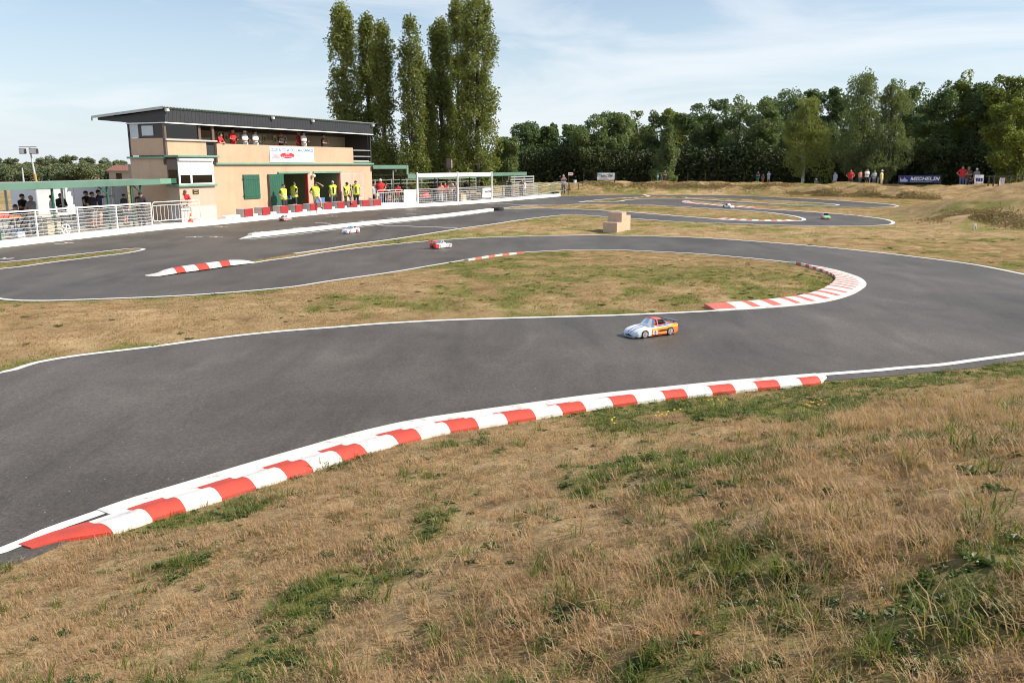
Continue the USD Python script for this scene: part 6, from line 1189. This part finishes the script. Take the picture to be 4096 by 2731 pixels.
W = [ # front rows of the woods, left to right
 ("olive bushy tree at the foot of the tallest poplar", 2035, 545, 98, 130, "ash", "round"), ("dark round tree right of the poplars at the left end of the woods", 2095, 497, 112, 175, "oak", "round"),
 ("dark tree with uneven top, second in the woods from the poplars", 2180, 492, 114, 130, "oak", "round"), ("pale slim tree top peeping out between two dark trees", 2216, 488, 118, 70, "ash", "cone"), ("dark broad tree left of the sunlit round tree", 2282, 494, 110, 150, "oak", "round"),
 ("round leafy tree with sunlit clumps above the MACON banner", 2368, 450, 104, 190, "ash", "round"), ("tall leafy tree right of the one above the MACON banner", 2455, 446, 106, 160, "ash", "round"), ("light olive tree set back in the woods", 2548, 442, 116, 150, "birch", "round"),
 ("dark tree with a pointed crown in the middle of the woods", 2625, 440, 108, 170, "oak", "round"), ("conical paler tree before the dark middle of the woods", 2660, 505, 99, 150, "ash", "cone"), ("tree with lit feathery top right of the pointed crown", 2690, 430, 114, 150, "birch", "round"),
 ("dark oak rising in a step, middle of the woods", 2775, 409, 107, 190, "oak", "round"), ("tall dark green tree right of the step in the woods", 2840, 392, 109, 170, "oak", "round"), ("grey green tree with small lit bush below it", 2945, 374, 106, 210, "ash", "round"),
 ("grey green tree left of the yellowish birch", 3035, 383, 103, 180, "ash", "round"), ("dark wide tree top behind the yellowish birch", 3150, 350, 116, 240, "oak", "round"), ("dark tree top behind and right of the yellowish birch", 3228, 343, 114, 150, "oak", "round"), ("blue green tree top left of the wispy drooping tree", 3305, 340, 112, 150, "oak", "round"),
 ("yellowish birch with pale trunk standing out before the woods", 3212, 402, 93, 250, "birch", "droop"), ("big drooping tree with wispy top, left half in shade", 3430, 300, 93, 270, "willow", "droop"), ("drooping tree with a thin spire, its right side sunlit", 3545, 312, 90, 200, "willow", "droop"),
 ("olive round tree top behind the drooping trees", 3645, 330, 108, 170, "ash", "round"), ("very dark tree left of the spiky yellow green tree", 3735, 334, 92, 210, "oak", "round"), ("spiky topped yellow green tree before the dark one", 3818, 283, 94, 190, "maple", "cone"), ("dark tree with ragged top between the yellow green ones", 3895, 318, 92, 190, "oak", "round"),
 ("tall yellow green tree with pointed shoots near the right edge", 3975, 296, 90, 200, "maple", "round"), ("yellow tinted tree at the right edge of the picture", 4075, 280, 88, 220, "maple", "round"), ("bright sunlit maple in front at the right edge", 4040, 395, 80, 230, "maple", "round")]
for i, (lab, px, yt, Y, w, k, sh) in enumerate(W):
    broad(lab, px, yt, Y, w, k, 100 + i, shape=sh, nleaf=17000 if Y < 100 else 12500, size=.22 if Y < 100 else .25, ybot=(672 if k == "birch" and Y < 95 else None))
for i, (px, yt, Y, w) in enumerate(((2130, 530, 124, 240), (2330, 520, 124, 240), (2500, 480, 124, 240), (2740, 450, 124, 240), (2900, 420, 124, 240), (3090, 400, 124, 260), (3360, 370, 122, 260), (3600, 370, 118, 260), (3780, 360, 114, 260), (3930, 350, 110, 260), (4160, 330, 100, 260))):
    broad("dark crown of the back row, " + ("right of the olive bushy tree by the poplars", "left of the sunlit round tree", "between the two leafy trees right of the MACON banner", "behind the pointed crown in the woods", "behind the step in the woods' outline", "left behind the yellowish birch", "right behind the yellowish birch", "behind the two big drooping trees", "behind the very dark tree at the right", "behind the ragged dark tree at the right", "at the very right edge of the picture")[i], px, yt, Y, w, "oak", 300 + i, nleaf=7000, size=.36, group="back row of the woods")
# dark undergrowth below the crowns: one mass
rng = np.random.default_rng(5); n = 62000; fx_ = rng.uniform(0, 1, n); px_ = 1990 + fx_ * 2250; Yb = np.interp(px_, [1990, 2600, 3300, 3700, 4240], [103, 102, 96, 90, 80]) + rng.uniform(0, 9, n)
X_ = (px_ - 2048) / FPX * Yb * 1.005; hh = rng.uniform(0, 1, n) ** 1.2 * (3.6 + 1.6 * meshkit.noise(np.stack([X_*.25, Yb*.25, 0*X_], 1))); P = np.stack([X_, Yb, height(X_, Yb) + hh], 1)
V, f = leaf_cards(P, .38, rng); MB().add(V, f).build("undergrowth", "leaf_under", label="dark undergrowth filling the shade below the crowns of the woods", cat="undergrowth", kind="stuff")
n = 16000; rng = np.random.default_rng(8); px_ = rng.uniform(1460, 2060, n); Yb = 97 + rng.uniform(0, 7, n); X_ = (px_ - 2048) / FPX * Yb; P = np.stack([X_, Yb, .1 + rng.uniform(0, 1, n) * (3.2 + 2.4 * meshkit.noise(np.stack([X_*.3, Yb*.3, 0*X_ + 9], 1)))], 1)
V, f = leaf_cards(P, .34, rng); MB().add(V, f).build("hedge", "leaf_ash", label="thick green hedge behind the poplars and the right shelter", cat="hedge", kind="stuff")
# small yellow leafed shrub and rough scrub along the bank
def scrub(label, px0, px1, Y0_, Y1_, n, hmax, mat, seed, size=.16):
    rng = np.random.default_rng(seed); f_ = rng.uniform(0, 1, n); Yv = Y0_ + (Y1_ - Y0_) * f_ + rng.normal(0, .6, n); Xv = (px0 + (px1 - px0) * f_ - 2048) / FPX * Yv + rng.normal(0, .4, n)
    cl_ = meshkit.noise(np.stack([Xv * .9, Yv * .9, 0 * Xv + seed], 1)); hv = rng.uniform(0, 1, n) * hmax * np.clip((cl_ - .2) * 1.6, 0, 1); k = cl_ > .27; P = np.stack([Xv, Yv, height(Xv, Yv) + hv], 1)[k]
    V, f = leaf_cards(P, size, rng); return MB().add(V, f).build("scrub", mat, label=label, cat="scrub", kind="stuff")
scrub("rough brown scrub on the shaded bank below the spectators", 3180, 3720, 82, 74, 9000, .55, "leaf_scrub", 61) if False else None
leafmat("leaf_scrub", [(0.16, 0.115, 0.06), (0.26, 0.19, 0.10), (0.36, 0.27, 0.14), (0.22, 0.22, 0.08)], .3, .6)
scrub("rough brown scrub on the shaded bank below the spectators", 3150, 3720, 83, 73, 8000, .30, "leaf_scrub", 61)
scrub("brown scrub along the crest of the mound at the right", 3720, 4200, 44, 38, 6000, .16, "leaf_scrub", 63, .10)
scrub("dry grassy scrub along the low bank before the dark screen", 2240, 3150, 91, 86, 5000, .15, "leaf_scrub", 65)
# far trees on the low hill at the left horizon
protos = []
def far_proto(seed):
    rng = np.random.default_rng(seed); nl = 13; P = []
    for k in range(nl): c = np.array([rng.normal(0, 1.3), rng.normal(0, 1.0), rng.uniform(.7, 3.9)]); P.append(c + unit(rng, 170) * rng.uniform(.3, 1, (170, 1)) ** .5 * rng.uniform(.5, 1.15))
    P = np.vstack(P); return leaf_cards(P, .42, rng), rng
far_lab = "distant bushy tree on the low hill at the left horizon"
rng = np.random.default_rng(77); base = []
for i in range(46):
    row = i % 3; px = -140 + (i // 3) * 46 + rng.uniform(-14, 14); Y = (150, 190, 240)[row] + rng.uniform(-8, 8); p = at_depth(px, 690, Y); yt = (668, 655, 642)[row] + rng.uniform(-16, 12) - (10 if 8 < i // 3 < 11 else 0); z0 = (-.6, .6, 1.2)[row]; sc_ = (zat(Y, yt) - z0) / 4.6
    if i < 3:
        (V, f), r_ = far_proto(900 + i); b = thing("far_tree", far_lab, "tree", (p[0], Y, z0), rng.uniform(0, 6), "far trees at the left horizon", (sc_*1.25, sc_*1.25, sc_)); MB().add(V, f).build("crown", "leaf_far", b); MB().tube([(0, 0, 0), (.1, 0, 2.2)], (.2, .1), 6).build("trunk", "bark", b); base.append(b)
    else: copy_of(base[i % 3], "far_tree", far_lab, "tree", (p[0], Y, z0), rng.uniform(0, 6), "far trees at the left horizon", (sc_*1.25, sc_*1.25, sc_))
# ------------------------------------------------------------------ grass: tufts strewn over the ground, denser and longer close by
leafmat("straw", [(0.285, 0.178, 0.098), (0.490, 0.332, 0.188), (0.660, 0.480, 0.285), (0.790, 0.640, 0.430)], .34, 1.3, .6, .75)
leafmat("green_blade", [(0.090, 0.115, 0.026), (0.150, 0.180, 0.042), (0.230, 0.240, 0.068), (0.380, 0.340, 0.140)], .40, 1.3, .5, .7)
leafmat("weed_leaf", [(0.060, 0.095, 0.026), (0.100, 0.145, 0.040), (0.160, 0.200, 0.060)], .30, 1.3, .45, .7)
leafmat("dead_leaf", [(0.30, 0.13, 0.06), (0.42, 0.22, 0.10), (0.6, 0.5, 0.36)], .2, 1.3, .6, .7)
usdkit.material(stage, "/World/Looks/petal", {"p": ("principled_bsdf", {"base_color": (0.75, 0.50, 0.02), "roughness": 0.6})}, [], surface="p.BSDF")
def tuft(rng, n, h, spread, lean, w, flat=0.0):
    V, F = [], []
    for k in range(n):
        a = rng.uniform(0, 2*np.pi); r = spread * math.sqrt(rng.uniform()); b = np.array([math.cos(a)*r, math.sin(a)*r, -.01]); L_ = h * rng.uniform(.45, 1.15); az = a + rng.normal(0, .9); ln = lean * rng.uniform(.35, 1.4); d = np.array([math.cos(az), math.sin(az), 0]); s = np.array([-d[1], d[0], 0]) * w * rng.uniform(.6, 1.3) / 2
        p1 = b + d*L_*.42*math.sin(ln*.55) + np.array([0, 0, L_*.5*math.cos(ln*.55)]); p2 = p1 + d*L_*.58*math.sin(min(ln*1.25, 2.2)) + np.array([0, 0, L_*.5*math.cos(min(ln*1.25, 2.2))]); i = len(V); V += [b - s, b + s, p1 - s*.8, p1 + s*.8, p2]; F += [(i, i+1, i+3), (i, i+3, i+2), (i+2, i+3, i+4)]
    return np.array(V), np.array(F)
def weed(rng, n, L_, wd):
    V, F = [], []
    for k in range(n):
        a = k*2*np.pi/n + rng.normal(0, .35); l = L_*rng.uniform(.55, 1.1); d = np.array([math.cos(a), math.sin(a), 0]); s = np.array([-d[1], d[0], 0]); up = rng.uniform(.15, .8); pts = [(0, .10), (.3, .75), (.62, 1.0), (1.0, .0)]; i = len(V)
        for t, ww in pts: c = d*l*t + np.array([0, 0, l*up*t*(1.15 - t*.75)]); V += [c - s*wd*ww/2 + np.array([0, 0, .004]), c + np.array([0, 0, -.004]), c + s*wd*ww/2 + np.array([0, 0, .004])]
        for j in range(3):
            for m_ in range(2): q = i + j*3 + m_; F += [(q, q+1, q+4), (q, q+4, q+3)]
    return np.array(V), np.array(F)
def instancer(path, protos, pos, which, rot, scl, label, cat, kind="stuff"):
    pi = UsdGeom.PointInstancer.Define(stage, path); ps = []
    for i, ((V, F), mt) in enumerate(protos):
        q = f"{path}/blades_{i:03d}" if i else f"{path}/blades"; m_ = usdkit.mesh(stage, q, (V, F), "/World/Looks/" + mt); ps.append(q)
    pi.CreatePrototypesRel().SetTargets(ps); pi.CreateProtoIndicesAttr(Vt.IntArray.FromNumpy(which.astype(np.int32))); pi.CreatePositionsAttr(Vt.Vec3fArray.FromNumpy(pos.astype(np.float32))); pi.CreateScalesAttr(Vt.Vec3fArray.FromNumpy(scl.astype(np.float32)))
    pi.CreateOrientationsAttr(Vt.QuathArray([Gf.Quath(float(math.cos(a/2)), 0.0, 0.0, float(math.sin(a/2))) for a in rot])); tag(path, label, cat, kind=kind)
kerb_zone = Polygon(np.vstack([at_station(A_line, np.linspace(ks[0]+.2, ks[-1], 60))[0], (lambda c, n, t: c - n * (width_near(t) - .02)[:, None])(*at_station(A_line, np.linspace(ks[0]+.2, ks[-1], 60)), np.linspace(ks[0]+.2, ks[-1], 60))[::-1]])).buffer(.0)
hp_zone = Polygon(np.vstack([at_station(B_line, np.linspace(h0, h1, 60))[0], (lambda c, n, t: c + n * wk(t)[:, None])(*at_station(B_line, np.linspace(h0, h1, 60)), np.linspace(h0, h1, 60))[::-1]])).buffer(.01)
prepare(kerb_zone); prepare(hp_zone)
def scatter(n, x0, x1, y0, y1, rng, dmin, keepf=None):
    x, y = rng.uniform(x0, x1, n), rng.uniform(y0, y1, n); d = grid_at(DIST, x, y); k = (d > dmin) & (np.abs(x) < (y + 1.0) * .68 + .6) & ~contains_xy(kerb_zone, x, y) & ~contains_xy(hp_zone, x, y) & ~contains_xy(pit_poly, x, y)
    if keepf is not None: k &= keepf(x, y, d)
    return x[k], y[k], d[k]
rng = np.random.default_rng(11)
straw = [(tuft(rng, 36, .058, .085, 1.45, .0042), "straw") for _ in range(4)] + [(tuft(rng, 26, .095, .075, 1.15, .0042), "straw") for _ in range(3)]
tall = [(tuft(rng, 20, .19, .07, .85, .0036), "straw") for _ in range(3)]
green = [(tuft(rng, 30, .065, .075, 1.2, .0055), "green_blade") for _ in range(3)] + [(tuft(rng, 20, .13, .06, .9, .0065), "green_blade") for _ in range(2)]
weeds = [(weed(rng, 11, .055, .020), "weed_leaf"), (weed(rng, 15, .042, .015), "weed_leaf"), (weed(rng, 9, .070, .024), "weed_leaf")]
P_ = straw + tall + green + weeds; nS, nT, nG, nW = len(straw), len(tall), len(green), len(weeds)
is_near = lambda x, y, d: contains_xy(near_poly, x, y)
x1_, y1_, d1_ = scatter(80000, -8, 12, 1.0, 14.5, rng, .05, is_near)
keep = rng.uniform(size=len(x1_)) < np.clip(1.35 - y1_ * .05, .45, 1); x1_, y1_, d1_ = x1_[keep], y1_[keep], d1_[keep]
gr = greenness(x1_, y1_); u = rng.uniform(size=len(x1_)); big = meshkit.fbm(np.stack([x1_*.55, y1_*.55, 0*x1_+40], 1), 3, 5); bare = meshkit.fbm(np.stack([x1_*1.1, y1_*1.1, 0*x1_+80], 1), 3, 6)
up_ = sstep(1.6, 5.0, d1_) * (.35 + .65*sstep(-1, 4.5, x1_))
which = np.where(u < .80, rng.integers(0, 4, len(u)), rng.integers(4, 7, len(u))); t_ = (rng.uniform(size=len(u)) < .30*up_*sstep(.40, .6, big)); which = np.where(t_, nS + rng.integers(0, nT, len(u)), which)
isg = rng.uniform(size=len(u)) < np.clip(gr*.75 + .06, 0, .8); gsel = np.where(rng.uniform(size=len(u)) < .75, rng.integers(0, 3, len(u)), rng.integers(3, 5, len(u))); which = np.where(isg, nS + nT + gsel, which)
isw = (rng.uniform(size=len(u)) < .34*gr + .02) & (d1_ < 6.5); which = np.where(isw, nS + nT + nG + rng.integers(0, nW, len(u)), which)
drop = (bare < .36) & ~isw & ~isg & (rng.uniform(size=len(u)) < .55); x1_, y1_, which, up_ = x1_[~drop], y1_[~drop], which[~drop], up_[~drop]
z1_ = height(x1_, y1_); s = rng.uniform(.5, 1.2, len(x1_)) * (.88 + .42*up_) * (.75 + .5*meshkit.noise(np.stack([x1_*2.6, y1_*2.6, 0*x1_], 1))); sc3 = np.stack([s, s, s*rng.uniform(.75, 1.2, len(s))], 1)
instancer("/World/grass", P_, np.stack([x1_, y1_, z1_], 1), which, rng.uniform(0, 6.283, len(s)), sc3, "dry straw coloured grass with green tufts and weeds on the near bank", "grass")
# turf of the islands and verges farther off, in coarser tufts
leafmat("green_turf", [(0.13, 0.14, 0.04), (0.21, 0.215, 0.06), (0.30, 0.28, 0.09), (0.42, 0.36, 0.16)], .40, 1.3, .5, .7)
straw2 = [(tuft(rng, 28, .042, .15, 1.4, .009), "straw") for _ in range(4)]; green2 = [(tuft(rng, 26, .045, .15, 1.35, .010), "green_turf") for _ in range(3)]; weeds2 = [(weed(rng, 9, .08, .03), "weed_leaf") for _ in range(2)]
x2, y2, d2 = scatter(120000, -18, 24, 11, 34, rng, .04, lambda x, y, d: ~contains_xy(near_poly, x, y)); far_keep = rng.uniform(size=len(x2)) < np.clip(1.5 - (y2 - 10) * .035, .5, 1); x2, y2, d2 = x2[far_keep], y2[far_keep], d2[far_keep]
x3, y3, d3 = scatter(60000, -20, 46, 34, 92, rng, .10, lambda x, y, d: ~contains_xy(near_poly, x, y))
xx, yy, dd = np.r_[x2, x3], np.r_[y2, y3], np.r_[d2, d3]; gr = greenness(xx, yy); u = rng.uniform(size=len(xx)); which = np.where(u < gr*.85 + .08 + .12*np.exp(-dd/.25), 4 + rng.integers(0, 3, len(u)), rng.integers(0, 4, len(u))); which = np.where((rng.uniform(size=len(u)) < .004 + .02*gr) & (yy < 34), 7 + rng.integers(0, 2, len(u)), which)
s = rng.uniform(.6, 1.25, len(xx)) * np.where(yy > 34, 1.5 + (yy - 34) * .02, 1.0); bank_ = sstep(3.0, .8, dist_poly(xx, yy, berm_pts)) if False else 0
instancer("/World/turf", straw2 + green2 + weeds2, np.stack([xx, yy, height(xx, yy)], 1), which, rng.uniform(0, 6.283, len(s)), np.stack([s, s, s*rng.uniform(.7, 1.2, len(s))], 1), "short dry turf with green patches on the islands and verges of the circuit", "turf")
# single long dry stalks, a few dead leaves and yellow flowers
rng = np.random.default_rng(21); mbs = MB()
for k in range(90):
    y = rng.uniform(2.6, 7.5); x = rng.uniform(-.35, .62) * y * 1.0 + .3
    if not contains_xy(near_poly, x, y) or grid_at(DIST, [x], [y])[0] < 1.2: continue
    z = float(height(x, y)); a = rng.uniform(0, 6.28); L_ = rng.uniform(.18, .42); el = rng.uniform(.15, 1.2); d = np.array([math.cos(a)*math.cos(el), math.sin(a)*math.cos(el), math.sin(el)]); b = np.array([x, y, z+.01])
    mbs.tube([b, b + d*L_*.5 + (0, 0, .02), b + d*L_ + (0, 0, -.01)], (.0022, .0018, .0008), 4)
mbs.build("dry_stalks", "straw", label="long single dry stalks sticking out of the near grass", cat="stalks", kind="stuff")
mbs = MB()
for k in range(70):
    y = rng.uniform(3, 12); x = rng.uniform(-.6, .62) * y
    if not contains_xy(near_poly, x, y) or grid_at(DIST, [x], [y])[0] < .3: continue
    V, F = weed(rng, 1, .05, .03); mbs.add(V @ np.array([[1, 0, 0], [0, 1, 0], [0, 0, .5]]) + (x, y, float(height(x, y)) + rng.uniform(.02, .06)), F)
mbs.build("dead_leaves", "dead_leaf", label="scattered dead leaves lying in the near grass", cat="leaves", kind="stuff")
mbs = MB()
for cx, cy, n in ((2647, 1735, 9), (2865, 1637, 6), (3250, 1720, 8), (2450, 1765, 4), (2240, 1070, 10)):
    for k in range(n): g = G(cx + rng.normal(0, 22), cy + rng.normal(0, 9), .1); z = float(height(g[0], g[1])); mbs.ball((g[0], g[1], z + rng.uniform(.07, .13)), (.013, .013, .006), 1)
mbs.build("yellow_flowers", "petal", label="small yellow flowers in the green strip beside the near kerb", cat="flowers", kind="stuff")
